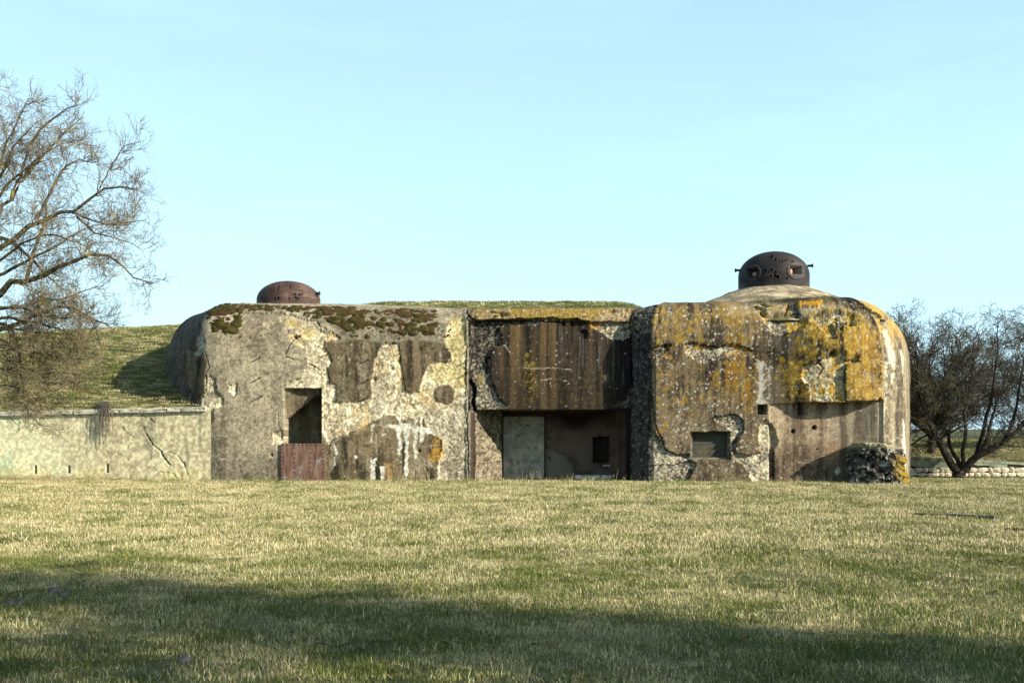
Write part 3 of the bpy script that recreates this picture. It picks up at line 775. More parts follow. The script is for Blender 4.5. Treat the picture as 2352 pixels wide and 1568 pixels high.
crack(6, [(650, 345), (740, 350)], 1.6, .08, FT)
crack(6, [(690, 470), (735, 495)], 1.4, .06, FT)
crack(6, [(800, 580), (800, 860), (830, 880)], .9, .06, FT)
crack(6, [(850, 530), (905, 545), (905, 500)], .8, .05, FT)
crack(6, [(820, 220), (900, 245), (920, 220)], .9, .06, FT)
crack(6, [(600, 560), (630, 600), (600, 650)], 1.0, .06, FT)
for fr, pts, f in ((4, [(350, 405), (365, 440), (390, 475)], 0), (4, [(640, 690), (760, 680), (845, 698)], 0), (4, [(450, 585), (560, 598), (700, 590), (890, 602)], 0), (4, [(718, 710), (726, 750)], 0),
                   (2, [(560, 665), (700, 672), (840, 715)], 0), (2, [(520, 1000), (600, 1000), (730, 1050), (780, 1090)], 0), (2, [(400, 1210), (500, 1205), (580, 1210), (620, 1190)], 0), (2, [(580, 1160), (640, 1135), (720, 1120)], 0),
                   (2, [(480, 1370), (560, 1365), (680, 1362)], 0), (3, [(50, 1270), (120, 1215), (240, 1175)], 0), (3, [(280, 1260), (330, 1255), (390, 1275)], 0), (3, [(340, 1130), (420, 1140), (460, 1130)], 0), (3, [(680, 1290), (760, 1270), (820, 1270)], 0),
                   (6, [(1075, 1155), (1110, 1145), (1150, 1165), (1175, 1195), (1220, 1165), (1290, 1170)], .6), (6, [(420, 1360), (540, 1370), (560, 1360)], .5), (6, [(1000, 540), (1050, 525), (1110, 545)], FT), (6, [(920, 730), (970, 735)], FT)):
    d = dline(wU, wV, tr(fr, pts, f))
    paint(ss(.9, .2, d) * ss(.35, .55, n_mid + .08) * .7, alb(214, 204, 180))

# ---------------- recesses (forward offsets)
def rect(u0, v0, u1, v1, rag=.6):
    a = U + rag * 2 * (fine(8, 8, 81, 2) - .5); b = V + rag * 2 * (fine(8, 8, 82, 2) - .5)
    return ((a > u0) & (a < u1) & (b > v0) & (b < v1)).astype(float)
# door panel stands back below its cornice
DF -= ctr * ss(733, 736, V + cedge) * .13 * ss(1081, 1090, U)
# deep porch: left jamb splays back to the door wall
porch = (U > 1091 + 6 * (fine(.2, 3, 83) - .5)) & (U < 1440) & (V > 941 + 1.6 * (fine(4, .2, 84) - .5) + 2.0 * ss(.55, .8, fine(6, .2, 85)))
pd = np.interp(U, [1090, 1100, 1150, 1153, 1428, 1436, 1440], [.30, .48, 1.34, 1.78, 1.78, 1.74, .75])
DF = np.where(porch, -pd, DF)
mj = porch & (U < 1152)
mjf = mj.astype(float)
paintv(mjf, mixc(alb(84, 70, 54), alb(168, 148, 114), ss(.3, .7, .4 * n_mid + .3 * n_fin + .3 * n_spk)))
paintv(mjf * ss(.45, .6, n_mid) * ss(1000, 1030, V), mixc(alb(112, 88, 58), alb(168, 140, 100), n_fin))
paintv(mjf * .6, AGG * .75)
paintv(mjf * ss(.5, .6, n_mid) * .6, DAGG)
H += mjf * 1.8 * rough_h
mb = (porch & (U >= 1152)).astype(float)
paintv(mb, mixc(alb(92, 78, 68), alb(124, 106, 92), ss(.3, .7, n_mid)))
H = np.where(porch & (U >= 1150), .01 * (n_mid - .5), H)
porch_top_dark = mask(tr(4, [(700, 930), (1290, 930), (1120, 1010), (1000, 1090), (880, 1080), (800, 1010)]), 14) * mb
tint(porch_top_dark * .85, (.16, .15, .15))  # darker patch on the back wall, just below the lintel
paintv(mask(tr(4, [(690, 1260), (760, 1270), (880, 1350), (930, 1400), (930, 1560), (690, 1560)]), 2) * mb * .9, mixc(alb(118, 112, 98), alb(146, 138, 120), n_mid))
# small dark opening in the porch's back wall
DF -= rect(1374, 1004, 1416, 1067) * .55 * mb
tint(rect(1374, 1004, 1416, 1067) * .8, (.25, .25, .25))
# tall embrasure
emb = rect(653, 892, 738.5, 1030, .5)
t = np.clip((U - 653) / 85.0, 0, 1); q = np.clip((V - 892) / 66.0, 0, 2)
slope = np.clip(1 - t - (q - .06), -1, 1)
dep = np.where(slope > 0, .03 + .26 * (t + q), .95)
DF -= emb * dep
H *= (1 - emb * .7)
paintv(emb, mixc(alb(92, 82, 64), alb(150, 138, 110), ss(.3, .7, .6 * n_str + .4 * n_fin)))
# window, square hole, vents
win = rect(1176 + (1586 - 1176) * .979, 985 + (991 - 985) * .979, 1176 + (1678 - 1176) * .979, 985 + (1055 - 985) * .979, .7)
DF -= win * .30; H *= (1 - win)
DF -= rect(1176 + (1740 - 1176) * .979, 985 + (929 - 985) * .979, 1176 + (1760 - 1176) * .979, 985 + (951 - 985) * .979, .5) * .5
# overhang: wall below the lip stands back
upf = np.interp(np.broadcast_to(PXs[None], XX.shape), PXs[i0:i1], PFs[i0:i1])
DF -= lw * np.maximum(upf - np.interp(U, [1757, 1880, 1960, 2000], [.56, .57, .64, .80]), 0)
DF -= rect(1176 + (1834 - 1176) * .98, lipV.min(), 1176 + (1846 - 1176) * .98, 985 + (953 - 985) * .98, .3) * lw * .4
for cu, cv_, r in ((1822, 990.5, 4.3), (1870, 981.5, 4.8), (1876, 1031, 1.2), (1880, 1070, 1.0)):
    u = 1176 + (cu - 1176) * .98; v = 985 + (cv_ - 985) * .98
    m = ss(r + .5, r - .5, np.hypot(U - u, V - v))
    DF -= m * .25; tint(m, (.3, .3, .3))
# shell holes and pocks
for fr, cx_, cy_, r, f in ((2, 1015, 522, 5, 0), (3, 345, 815, 5, 0), (3, 655, 1312, 4, 0), (4, 985, 320, 11, 0), (4, 820, 235, 5, 0), (4, 895, 237, 6, 0), (6, 780, 278, 5, FT), (6, 705, 480, 7, FT), (6, 1085, 850, 5, FT), (5, 230, 420, 5, FRB), (3, 470, 740, 4, 0), (2, 850, 1340, 4, 0)):
    (u, v), = tr(fr, [(cx_, cy_)], f)
    m = ss(r + 1, r - 2.5, np.hypot(U - u, V - v) + 2 * (n_fin - .5))
    H -= m * .07; tint(m * .45, (.4, .38, .36))

n3x = NX[None] * (1 - shoulder) + nxs[None] * shoulder; n3f = NF[None] * (1 - shoulder) + nfs[None] * shoulder
tz = np.zeros_like(XX); tz[nv:nv + nsb] = np.sin(np.linspace(1, nsb, nsb) / nsb * math.pi / 2)[:, None]; tz[nv + nsb:] = 1
th = np.sqrt(1 - tz ** 2)
VX = XX + n3x * H * th; VF = FF + n3f * H * th + DF; VZ = BZf + H * tz
lipzone = (lower * inlow)
co = np.stack([VX, -VF, VZ], -1).reshape(-1, 3)
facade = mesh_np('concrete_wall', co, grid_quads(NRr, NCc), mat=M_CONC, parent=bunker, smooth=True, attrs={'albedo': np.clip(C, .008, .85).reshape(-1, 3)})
nrm = np.zeros((len(co), 3), np.float32)
facade.data.vertices.foreach_get('normal', nrm.ravel()) if False else None
ME_N = np.empty(len(co) * 3, np.float32); facade.data.vertices.foreach_get('normal', ME_N); ME_N = ME_N.reshape(NRr, NCc, 3)
CO = co.reshape(NRr, NCc, 3)

def on_wall(u, v):
    """grid cell of the facade nearest a drawing point"""
    x = (u - 1176) / K
    i = int(np.clip(np.searchsorted(PXs[i0:i1], x) + i0, 0, NCc - 1))
    j = int(np.clip(np.searchsorted(-V[:, i], -v), 0, NRr - 1))
    return j, i

# ------------------------------------------------------------------ small solids
def box_mesh(sx, sy, sz, bev=0.0, rag=0.0, seed=0, cuts=1):
    import bmesh
    bm = bmesh.new()
    bmesh.ops.create_cube(bm, size=1.0)
    bmesh.ops.scale(bm, vec=(sx, sy, sz), verts=bm.verts)
    if bev: bmesh.ops.bevel(bm, geom=list(bm.edges), offset=bev, segments=2, affect='EDGES')
    if cuts > 1: bmesh.ops.subdivide_edges(bm, edges=list(bm.edges), cuts=cuts, use_grid_fill=True)
    if rag:
        r = random.Random(seed)
        for v in bm.verts: v.co += Vector((r.uniform(-1, 1), r.uniform(-1, 1), r.uniform(-1, 1))) * rag
    me = bpy.data.meshes.new('box'); bm.to_mesh(me); bm.free()
    return me
def obj(name, me, mat, loc=(0, 0, 0), rot=(0, 0, 0), parent=None, smooth=False):
    if mat and not me.materials: me.materials.append(mat)
    me.name = name
    o = bpy.data.objects.new(name, me)
    o.location = loc; o.rotation_euler = rot
    COL.objects.link(o)
    if parent: o.parent = parent
    if smooth:
        for p in me.polygons: p.use_smooth = True
    return o
def lump(nu, nvv, rx, ry, rz, amp, seed, freq=2.0):
    """rough stone-like closed lump"""
    th_ = np.linspace(0, 2 * math.pi, nu, endpoint=False); ph_ = np.linspace(0, math.pi, nvv)
    T, P = np.meshgrid(th_, ph_)
    x = np.cos(T) * np.sin(P); y = np.sin(T) * np.sin(P); z = np.cos(P)
    r = 1 + amp * (fbm(x * freq + seed * 3.1, (y + z * 1.7) * freq + seed, seed, 3) - .5) * 2
    v = np.stack([x * r * rx, y * r * ry, z * r * rz], -1).reshape(-1, 3)
    a = np.arange(nu * nvv).reshape(nvv, nu); b = np.roll(a, -1, 1)
    q = np.stack([a[:-1], a[1:], b[1:], b[:-1]], -1).reshape(-1, 4)
    return v, q
def tubes(paths, radii, sides=4):
    """paths (N,Kp,3), radii (N,Kp) -> verts, quads"""
    N, Kp, _ = paths.shape
    t = np.gradient(paths, axis=1)
    t /= np.linalg.norm(t, axis=2, keepdims=True) + 1e-9
    ref = np.where(np.abs(t[..., 2:3]) > .9, np.array([1., 0, 0]), np.array([0, 0, 1.]))
    a = np.cross(t, ref); a /= np.linalg.norm(a, axis=2, keepdims=True) + 1e-9
    b = np.cross(t, a)
    ang = np.arange(sides) / sides * 2 * math.pi
    ring = paths[:, :, None] + radii[:, :, None, None] * (np.cos(ang)[None, None, :, None] * a[:, :, None] + np.sin(ang)[None, None, :, None] * b[:, :, None])
    idx = np.arange(N * Kp * sides).reshape(N, Kp, sides)
    nx_ = np.roll(idx, -1, 2)
    q = np.stack([idx[:, :-1], nx_[:, :-1], nx_[:, 1:], idx[:, 1:]], -1).reshape(-1, 4)
    return ring.reshape(-1, 3), q
def joinvq(lst):
    vs, qs, o = [], [], 0
    for v, q in lst:
        vs.append(v); qs.append(q + o); o += len(v)
    return np.concatenate(vs), np.concatenate(qs)

# ------------------------------------------------------------------ bunker: fitted parts
# rendered-over doorway
dw = (1250 - 1156) / K * (D + 1.7) / D; dh = 1.74
d_x = WX(1203, -1.7)
obj('door_infill', box_mesh(dw, .10, dh, .01, .004, 3, 6), M_DOOR, (d_x, 1.75, dh / 2 - .05), parent=bunker)
obj('door_frame', box_mesh(.05, .14, dh + .08, .008), M_IRON, (d_x - dw / 2 - .03, 1.75, dh / 2), parent=bunker)
obj('door_frame', box_mesh(.035, .13, dh + .04, .006), M_IRON, (d_x + dw / 2 + .02, 1.755, dh / 2), parent=bunker)
for px_, pz_, a in ((1260, 1006, .7), (1262, 1052, .9)):
    obj('iron_peg', box_mesh(.11, .05, .035, .006), M_IRON, (WX(px_, -1.75), 1.75, WZ(pz_, -1.75)), (0, a, 0), bunker)
for pv in (958, 1012, 1058, 1090):
    obj('hinge_bracket', box_mesh(.10, .05, .035, .008), M_IRON, (WX(1146, -1.3), 1.24, WZ(pv, -1.3)), (0, 0, .5), bunker)
obj('lintel_beam', box_mesh(dw + .25, .08, .09, .012, .004, 9, 3), M_IRON, (d_x, 1.735, dh + .045), parent=bunker)
# right-hand window: frame and blocked pane
wx0, wx1, wz0, wz1 = WX(1586, .6), WX(1678, .6), WZ(1055, .6), WZ(991, .6)
wmx, wmz = (wx0 + wx1) / 2, (wz0 + wz1) / 2
winp = obj('window', box_mesh(wx1 - wx0 + .02, .05, wz1 - wz0 + .02), M_PANE, (wmx, -.6 + .262, wmz), parent=bunker)
for nm, sx, sz, lx, lz in (('window_frame', .07, wz1 - wz0, -(wx1 - wx0) / 2 + .035, 0), ('window_frame', .05, wz1 - wz0, (wx1 - wx0) / 2 - .025, 0), ('window_sill', wx1 - wx0 - .12, .045, 0, -(wz1 - wz0) / 2 + .023)):
    obj(nm, box_mesh(sx, .12, sz, .008), M_FRAME, (lx, -.085, lz), parent=winp)
# slab by the small opening in the porch
obj('stone_slab', box_mesh(.2, .12, .04, .008, .006, 5, 2), M_COPING, (WX(1393, -1.65), 1.64, WZ(1069, -1.65)), parent=bunker)
obj('threshold', box_mesh(.95, .3, .10, .015, .008, 6, 3), M_COPING, (WX(1362, -.9), .9, .07), parent=bunker)
# iron stubs of the climbing rungs
for u, v, l in ((598, 821, .13), (598, 867, .13), (601, 911, .17), (846, 827, .11), (846, 872, .12), (846, 912, .12), (1074, 829, .12), (1074, 858, .13), (932, 770, .05)):
    j, i = on_wall(u, v)
    p = CO[j, i]
    o = obj('iron_peg', box_mesh(.028, l + .1, .028, .006), M_IRON, (p[0], p[1] - l / 2 + .04, p[2]), (random.uniform(-.1, .15), 0, random.uniform(-.15, .15)), bunker)

# moss cushions along the left shoulder and the right crown
moss_parts = []
def moss_at(u, v, r, seed):
    x = (u - 1176) / K
    # find by column then by projected height of the displaced surface
    i = int(np.clip(np.searchsorted(PXs[i0 - 60:i1], x) + i0 - 60, 0, NCc - 1))
    zs = CO[:nv + nsb, i, 2]; ys = CO[:nv + nsb, i, 1]
    vv = 985 - FPX * (zs - EYE) / (D + ys)
    j = int(np.argmin(np.abs(vv - v)))
    p = CO[j, i]; n = ME_N[j, i].astype(float)
    if n[1] > 0.2 : n = -n
    h = r * random.uniform(.2, .34)
    vq = lump(9, 6, r * random.uniform(.9, 1.9), r * random.uniform(.6, 1.0), h, .5, seed, 1.7)
    q = Vector(n).to_track_quat('Z', 'Y').to_matrix()
    R = np.array(q)
    moss_parts.append((vq[0] @ R.T + p + n * h * .15, vq[1]))
sd_ = 0
def moss_poly(fr, pts, n, r0, r1, f=0.0, clump=.5):
    global sd_
    P = np.array(tr(fr, pts, f)); got = 0; tries = 0
    while got < n and tries < n * 40:
        tries += 1
        u = random.uniform(P[:, 0].min(), P[:, 0].max()); v = random.uniform(P[:, 1].min(), P[:, 1].max())
        if sdpoly(np.array([u]), np.array([v]), P)[0] < 0: continue
        if fbm(np.array([u * .09]), np.array([v * .16]), 91, 3)[0] < clump + .1: continue
        sd_ += 1; got += 1
        moss_at(u, v, (r0 + (r1 - r0) * random.random() ** 1.7), sd_)
moss_poly(2, [(380, 283), (640, 292), (840, 298), (840, 330), (690, 332), (600, 345), (420, 340), (300, 360), (330, 325)], 330, .02, .07, clump=.2)
moss_poly(2, [(400, 330), (620, 340), (610, 440), (590, 485), (430, 480), (410, 420), (340, 380)], 190, .02, .085, clump=.33)
moss_poly(2, [(830, 298), (1400, 312), (1400, 345), (900, 335)], 170, .02, .07, clump=.25)
moss_poly(2, [(1000, 335), (1400, 340), (1400, 430), (1320, 450), (1250, 410), (1060, 372)], 120, .02, .075, clump=.38)
moss_poly(3, [(0, 318), (330, 324), (760, 330), (770, 370), (400, 370), (0, 370)], 200, .02, .075, clump=.33)
moss_poly(3, [(0, 360), (780, 370), (780, 420), (720, 520), (600, 500), (480, 490), (330, 430), (200, 470), (90, 440), (0, 400)], 300, .02, .085, clump=.43)
moss_poly(3, [(150, 440), (900, 420), (820, 620), (500, 560), (200, 550)], 46, .02, .055, clump=.2)
moss_poly(2, [(990, 500), (1050, 515), (1040, 545), (1000, 545)], 4, .03, .06, clump=0)
moss_poly(4, [(250, 135), (370, 140), (360, 185), (260, 180)], 10, .03, .07, clump=0)
moss_poly(4, [(40, 160), (110, 160), (100, 200), (40, 195)], 5, .03, .06, clump=0)
moss_poly(4, [(1420, 70), (1560, 75), (1560, 110), (1430, 115)], 10, .03, .06, clump=0)
moss_poly(6, [(130, 60), (240, 40), (200, 90), (150, 110)], 18, .03, .07, FT, 0)
moss_poly(6, [(330, 130), (480, 120), (470, 175), (340, 175)], 22, .03, .07, FT, 0)
moss_poly(6, [(640, 130), (760, 160), (850, 240), (700, 220)], 12, .02, .04, FT, 0)
moss_poly(6, [(880, 40), (1060, 60), (1180, 180), (1130, 200), (980, 90)], 34, .03, .06, .4, .2)
mv, mq = joinvq(moss_parts)
mo = mesh_np('moss', mv, mq, mat=M_MOSS, parent=bunker, smooth=True)
mo['kind'] = 'stuff'

# ------------------------------------------------------------------ armoured domes
def cloche(name, label, cx_, b, zb, R, h1, h2, pits_, ports, base_tint, knobs):
    root = empty(name, (cx_, b, zb), -math.atan2(cx_, D + b))
    tag(root, label, 'armoured dome', 'armoured observation domes on the bunker roof')
    nT, nP = 440, 112
    ths = np.linspace(0, 2 * math.pi, nT, endpoint=False)
    hh = np.concatenate([np.linspace(-.5, h1, 50), np.zeros(nP - 50)])
    rr = np.concatenate([np.full(50, R), np.zeros(nP - 50)])
    a = np.linspace(0, math.pi / 2, nP - 50 + 1)[1:]
    rr[50:] = R * np.cos(a) ** .96; rr[50:] = np.maximum(rr[50:], .004); hh[50:] = h1 + h2 * np.sin(a)
    T, Hh = np.meshgrid(ths, hh); _, Rr = np.meshgrid(ths, rr)
    X = Rr * np.sin(T); F = Rr * np.cos(T)
    disp = np.zeros_like(X)
    n1 = fbm(T * R * 3, Hh * 3, 101, 4); n2 = fbm(T * R * 1.6, Hh * 4.5, 102, 4); n3_ = fbm(T * R * 14, Hh * 14, 103, 3)
    c1, c2, c3 = base_tint
    Cc = mixc(np.array(c1), np.array(c2), ss(.3, .7, n1 * .5 + n2 * .5))
    Cc = mixc(Cc, np.array(c3), ss(.55, .75, n2) * .6)
    Cc = Cc * (.8 + .4 * n3_)[..., None]
    front = F > 0
    seam = np.exp(-((Hh - h1 * .78 + .02 * (n1 - .5)) / .008) ** 2); disp -= seam * .004
    for x, z, r, dpt in pits_:
        d = np.where(front, np.hypot(X - x, Hh - z), 9)
        disp += .012 * np.exp(-((d - r * 1.25) / (r * .28)) ** 2)
        disp -= dpt * ss(r * 1.02, r * .72, d)
        Cc = mixc(Cc, np.array([.012, .009, .008]), ss(r * 1.0, r * .8, d) * .8)
    for x, z, rd, hw, hhh, ox, oz in ports:
        d = np.where(front, np.hypot(X - x, Hh - z), 9)
        disp += .02 * ss(rd + .006, rd - .006, d); 
        ring = np.exp(-((d - rd) / .009) ** 2); disp -= ring * .015
        Cc = mixc(Cc, Cc * 1.25 + .02, ss(rd + .01, rd - .01, d) * .7)
        sq = (np.abs(X - x - ox) < hw) & (np.abs(Hh - z - oz) < hhh) & front
        disp = np.where(sq, -.30, disp)
        Cc = np.where(sq[..., None], np.array([.02, .015, .012]), Cc)
    sl = np.clip((Hh - h1) / h2, 0, 1)
    nx_ = np.sin(T) * (1 - .8 * sl); nf_ = np.cos(T) * (1 - .8 * sl)
    P = np.stack([X + nx_ * disp, -(F + nf_ * disp), Hh + disp * .7 * sl], -1)
    aidx = np.arange(nT * nP).reshape(nP, nT); bidx = np.roll(aidx, -1, 1)
    q = np.stack([aidx[:-1], bidx[:-1], bidx[1:], aidx[1:]], -1).reshape(-1, 4)
    mesh_np('dome', P.reshape(-1, 3), q, mat=M_STEEL, parent=root, smooth=True, attrs={'albedo': np.clip(Cc, .006, .6).reshape(-1, 3)})
    for (x, z, rd, hw, hhh, ox, oz) in ports:
        ang = math.asin(max(-1, min(1, (x + ox) / R)))
        v, qq = lump(14, 10, .075, .075, .075, 0, 1)
        rb = R - .20
        o = mesh_np('firing_ball', v, qq, mat=M_BALL, parent=root, smooth=True)
        o.location = (math.sin(ang) * rb - .045, -math.cos(ang) * rb, z + oz - .03)
        v2, q2 = lump(14, 6, .088, .02, .088, 0, 1)
        o2 = mesh_np('collar', v2, q2, mat=M_BALL, parent=o, smooth=True); o2.location = (.045, 0, 0); o2.rotation_euler = (0, 0, 1.2)
    for (x, f, z, L, r) in knobs:
        dv = Vector((x, -f, 0)).normalized()
        s = np.array([0, .6, .8, 1.0, 1.0]) * L; rad = np.array([r * .55, r * .5, r * .75, r, .001]) 
        pth = np.array([[x, -f, z]]) + s[:, None] * np.array(dv)[None]
        v, qq = tubes(pth[None], rad[None], 12)
        mesh_np('trunnion', v, qq, mat=M_IRON, parent=root, smooth=True)
    return root
b1 = 3.16; k1 = 655.0
pit1 = [((x - 1148) / k1, (930 - y) / k1, r / k1, .07) for x, y, r in ((1098, 440, 22), (1120, 445, 18), (1172, 512, 28), (1293, 552, 20), (1352, 530, 20), (1475, 552, 22), (1000, 718, 23), (1112, 720, 20), (1182, 765, 20), (1093, 830, 22), (1170, 830, 30), (1215, 850, 32), (1385, 872, 16), (1310, 338, 11), (1395, 500, 9), (1340, 770, 9), (1700, 500, 12), (1540, 470, 8), (535, 830, 10))]
port1 = [((1540 - 1148) / k1, (930 - 730) / k1, .252, .156, .122, 0.0, .03), ((768 - 1148) / k1, (930 - 740) / k1, .25, .152, .134, 0.0, 0.0)]
dome_r = cloche('armoured_cloche', 'blackened steel dome with two square firing ports on the cone above the rounded right end', WX(1777) * (D + b1) / D, b1, EYE + (985 - 657) * (D + b1) / FPX, 1.0, .27, .71, pit1, port1,
       ((.008, .007, .0065), (.026, .021, .019), (.06, .04, .03)), [(.93, .12, .53, .16, .065), (-.93, .12, .47, .16, .065)])
b2 = 6.6; k2 = 538.0
zb2 = EYE + (985 - 700) * (D + b2) / FPX
pit2 = [((x - 1093) / k2, (705 - y) / k2, r / k2, .07) for x, y, r in ((920, 445, 23), (918, 495, 22), (1110, 438, 22), (932, 382, 16), (888, 365, 11), (1312, 505, 17), (1193, 583, 17), (1270, 583, 17), (1303, 580, 15), (1330, 565, 10), (1207, 635, 13), (1240, 655, 15), (922, 652, 20), (868, 660, 20), (1435, 527, 15), (1330, 385, 9), (1100, 660, 16), (1390, 510, 8), (1420, 600, 6))]
dome_l = cloche('armoured_cloche', 'reddish rusted steel dome pocked by shells behind the mossy left shoulder', WX(663) * (D + b2) / D, b2, zb2, 1.0, .13, .62, pit2, [],
       ((.032, .018, .014), (.085, .05, .038), (.12, .08, .058)), [(.84, .45, .33, .13, .075)])

# concrete cone carrying the right dome
def cone_mount():
    nT, nR = 220, 46
    ths = np.linspace(0, 2 * math.pi, nT, endpoint=False); rs = np.linspace(.85, 3.7, nR)
    T, R = np.meshgrid(ths, rs)
    zc = EYE + (985 - 656) * (D + b1) / FPX
    n1 = fbm(np.cos(T) * R * 2 + 9, np.sin(T) * R * 2 + 9, 111, 4); n2 = fbm(np.cos(T) * R * 7 + 9, np.sin(T) * R * 3 + 9, 112, 4, .65)
    z = zc - .07 - .12 * (R - .85) - .24 * (R - .85) ** 1.3 + .04 * (n1 - .5) + .02 * (n2 - .5)
    z -= .03 * ss(.62, .66, n1) + 1.3 * np.maximum(0, R * np.sin(T) - 2.15)
    Cc = mixc(alb(150, 132, 104), alb(232, 212, 174), ss(.3, .65, n1 * .3 + n2 * .7))
    Cc = mixc(Cc, alb(84, 74, 58), ss(.60, .66, n1) * .75)
    Cc = mixc(Cc, alb(60, 54, 44), np.exp(-((n1 - .47) / .006) ** 2) * .8)
    Cc = mixc(Cc, alb(108, 99, 82), ss(.46, .6, fbm(T * 9, R * 5, 113, 4, .6)) * .6) * .86
    Cc = mixc(Cc, alb(96, 96, 46), ss(2.3, 2.9, R) * ss(.5, .6, n1) * .8)
    P = np.stack([R * np.sin(T), -R * np.cos(T), z], -1)
    a = np.arange(nT * nR).reshape(nR, nT); b = np.roll(a, -1, 1)
    q = np.stack([a[:-1], a[1:], b[1:], b[:-1]], -1).reshape(-1, 4)
    o = mesh_np('dome_mount', P.reshape(-1, 3), q, mat=M_CONC, parent=bunker, smooth=True, attrs={'albedo': Cc.reshape(-1, 3)})
    o.location = (WX(1777) * (D + b1) / D, b1, 0)
cone_mount()

# ------------------------------------------------------------------ rusty plate below the embrasure
plate = empty('steel_plate', ((WX(647) + WX(748)) / 2, -.09, 0))
tag(plate, 'rust-brown riveted steel plate standing against the wall below the tall opening', 'steel plate')
pw, ph_ = WX(748) - WX(647), WZ(1018) + .06
obj('plate_sheet', box_mesh(pw, .025, ph_, .004), M_RUST, (0, 0, ph_ / 2 - .06), parent=plate)
rv, rq = lump(8, 5, .016, .014, .016, 0, 1)
r0 = None
spots = [(x, ph_ - .10) for x in np.linspace(-pw / 2 + .05, pw / 2 - .05, 11)] + [(s * (pw / 2 - .04), z) for s in (-1, 1) for z in np.linspace(.05, ph_ - .2, 9)] + [(x, z) for x in (-.22, .2) for z in np.linspace(.12, ph_ - .3, 6)]
for x, z in spots:
    if r0 is None: r0 = mesh_np('rivet', rv, rq, mat=M_IRON, parent=plate, smooth=True); o = r0
    else: o = copy_of(r0, plate)
    o.location = (x, -.016, z)

# ------------------------------------------------------------------ broken block at the right foot of the wall
def rubble_block():
    n = 46
    # cube-sphere style rounded box, ragged
    root = empty('concrete_block', (9.08, -1.05, 0), 0)
    td = np.linspace(0, 2 * math.pi, 4000)
    xd = np.sign(np.cos(td)) * np.abs(np.cos(td)) ** .34; yd = np.sign(np.sin(td)) * np.abs(np.sin(td)) ** .34
    ad = np.r_[0, np.cumsum(np.hypot(np.diff(xd), np.diff(yd)))]
    us = np.interp(np.linspace(0, ad[-1], 190, endpoint=False), ad, td); vs = np.linspace(0, 1, 70)
    T, Q = np.meshgrid(us, vs)
    # plan: superellipse, taller towards the wall
    ex = .34
    cx_ = np.sign(np.cos(T)) * np.abs(np.cos(T)) ** ex; cy_ = np.sign(np.sin(T)) * np.abs(np.sin(T)) ** ex
    side = np.clip(Q / .72, 0, 1); cap = np.clip((Q - .72) / .28, 0, 1)
    sc = (1.06 - .08 * side - .1 * side * (cx_ > 0)) * (1 - cap)
    x = cx_ * .60 * sc; y = cy_ * .58 * sc
    topz = .99 - .20 * np.clip(x / .6, 0, 1) ** 2 - .03 * (y / .6)
    z = -.15 + (topz + .15) * side ** .9
    nn1 = fbm(x * 3 + z * 1.2 + 5, z * 3 - y * 3, 121, 4, .6); nn2 = fbm(x * 9 + 7 - y * 3, z * 9 + y * 7, 122, 4, .65)
    k = (nn1 - .5) * .34 + (nn2 - .5) * .16
    x = x + cx_ * k * (1 - cap); y = y + cy_ * k * (1 - cap); z = z + (nn2 - .5) * .12 * cap
    Cc = mixc(alb(38, 35, 32), alb(104, 97, 86), ss(.35, .7, nn2))
    Cc = mixc(Cc, alb(206, 200, 184), ss(.66, .72, fbm(x * 16 + y * 5, z * 18 - y * 14, 123, 2)) * .7)
    right_ = ss(.45, .8, cx_ * .8 + .12 * cy_ + .7 * (nn1 - .5)) * ss(.42, .56, nn2 + .06)
    Cc = mixc(Cc, alb(150, 122, 36) * (.5 + 1.0 * nn2[..., None]), right_ * ss(.8, .55, z + .3 * (nn1 - .5)))
    Cc = mixc(Cc, alb(186, 176, 140), ss(.80, .95, z) * .7)  # pale top: its sunlit look is painted into the colour
    a = np.arange(T.size).reshape(T.shape); b = np.roll(a, -1, 1)
    q = np.stack([a[:-1], b[:-1], b[1:], a[1:]], -1).reshape(-1, 4)
    o = mesh_np('broken_concrete', np.stack([x, y, z], -1).reshape(-1, 3), q, mat=M_CONC, parent=root, smooth=False, attrs={'albedo': Cc.reshape(-1, 3)})
    root.rotation_euler = (0, 0, math.radians(-33))
    tag(root, 'rough dark block of broken concrete with yellow lichen at the foot of the rounded end', 'concrete block')
rubble_block()

# ------------------------------------------------------------------ wing wall on the left
wing = empty('wing_wall', (-7.88, 0, 0))
tag(wing, 'low pale retaining wall with cracked render and coping left of the bunker', 'retaining wall')
ANG = math.atan2(WM, -1.0)
LW = 16.5; wdx, wdy = math.cos(ANG), math.sin(ANG)
def s_of(u):
    k = (u - 1176) / FPX
    X = k * (D - 7.88 * WM) / (1 + WM * k)
    return (-7.88 - X) / abs(wdx)
def z_of(u, v):
    k = (u - 1176) / FPX
    X = k * (D - 7.88 * WM) / (1 + WM * k)
    return EYE + (985 - v) / FPX * (D + (-7.88 - X) * WM)
fa = lambda c: (.2784 * c[0], 689 + .2784 * c[1])
ws = np.arange(-.12, LW, .022); wz = np.arange(-.4, 1.86, .02)
S2, Z2 = np.meshgrid(ws, wz)
a1 = fbm(S2 * 1.2, Z2 * 1.2, 131, 4, .6); a2 = fbm(S2 * 5, Z2 * .7, 132, 4, .6); a3 = fbm(S2 * 14, Z2 * 14, 133, 3, .6); a4 = fbm(S2 * 34, Z2 * 34, 134, 2)
WC = mixc(alb(150, 138, 108), alb(204, 193, 156), ss(.25, .75, .15 * a1 + .35 * a2 + .5 * a3))
WC = mixc(WC, mixc(alb(190, 186, 146), alb(226, 218, 176), a3), ss(3.0, 5.0, S2) * .6)
WC = mixc(WC, mixc(alb(140, 160, 126), alb(186, 200, 164), a3), ss(3.6, 5.2, S2) * ss(.48, .6, fbm(S2 * .9, Z2 * .8, 137, 3)) * .7)
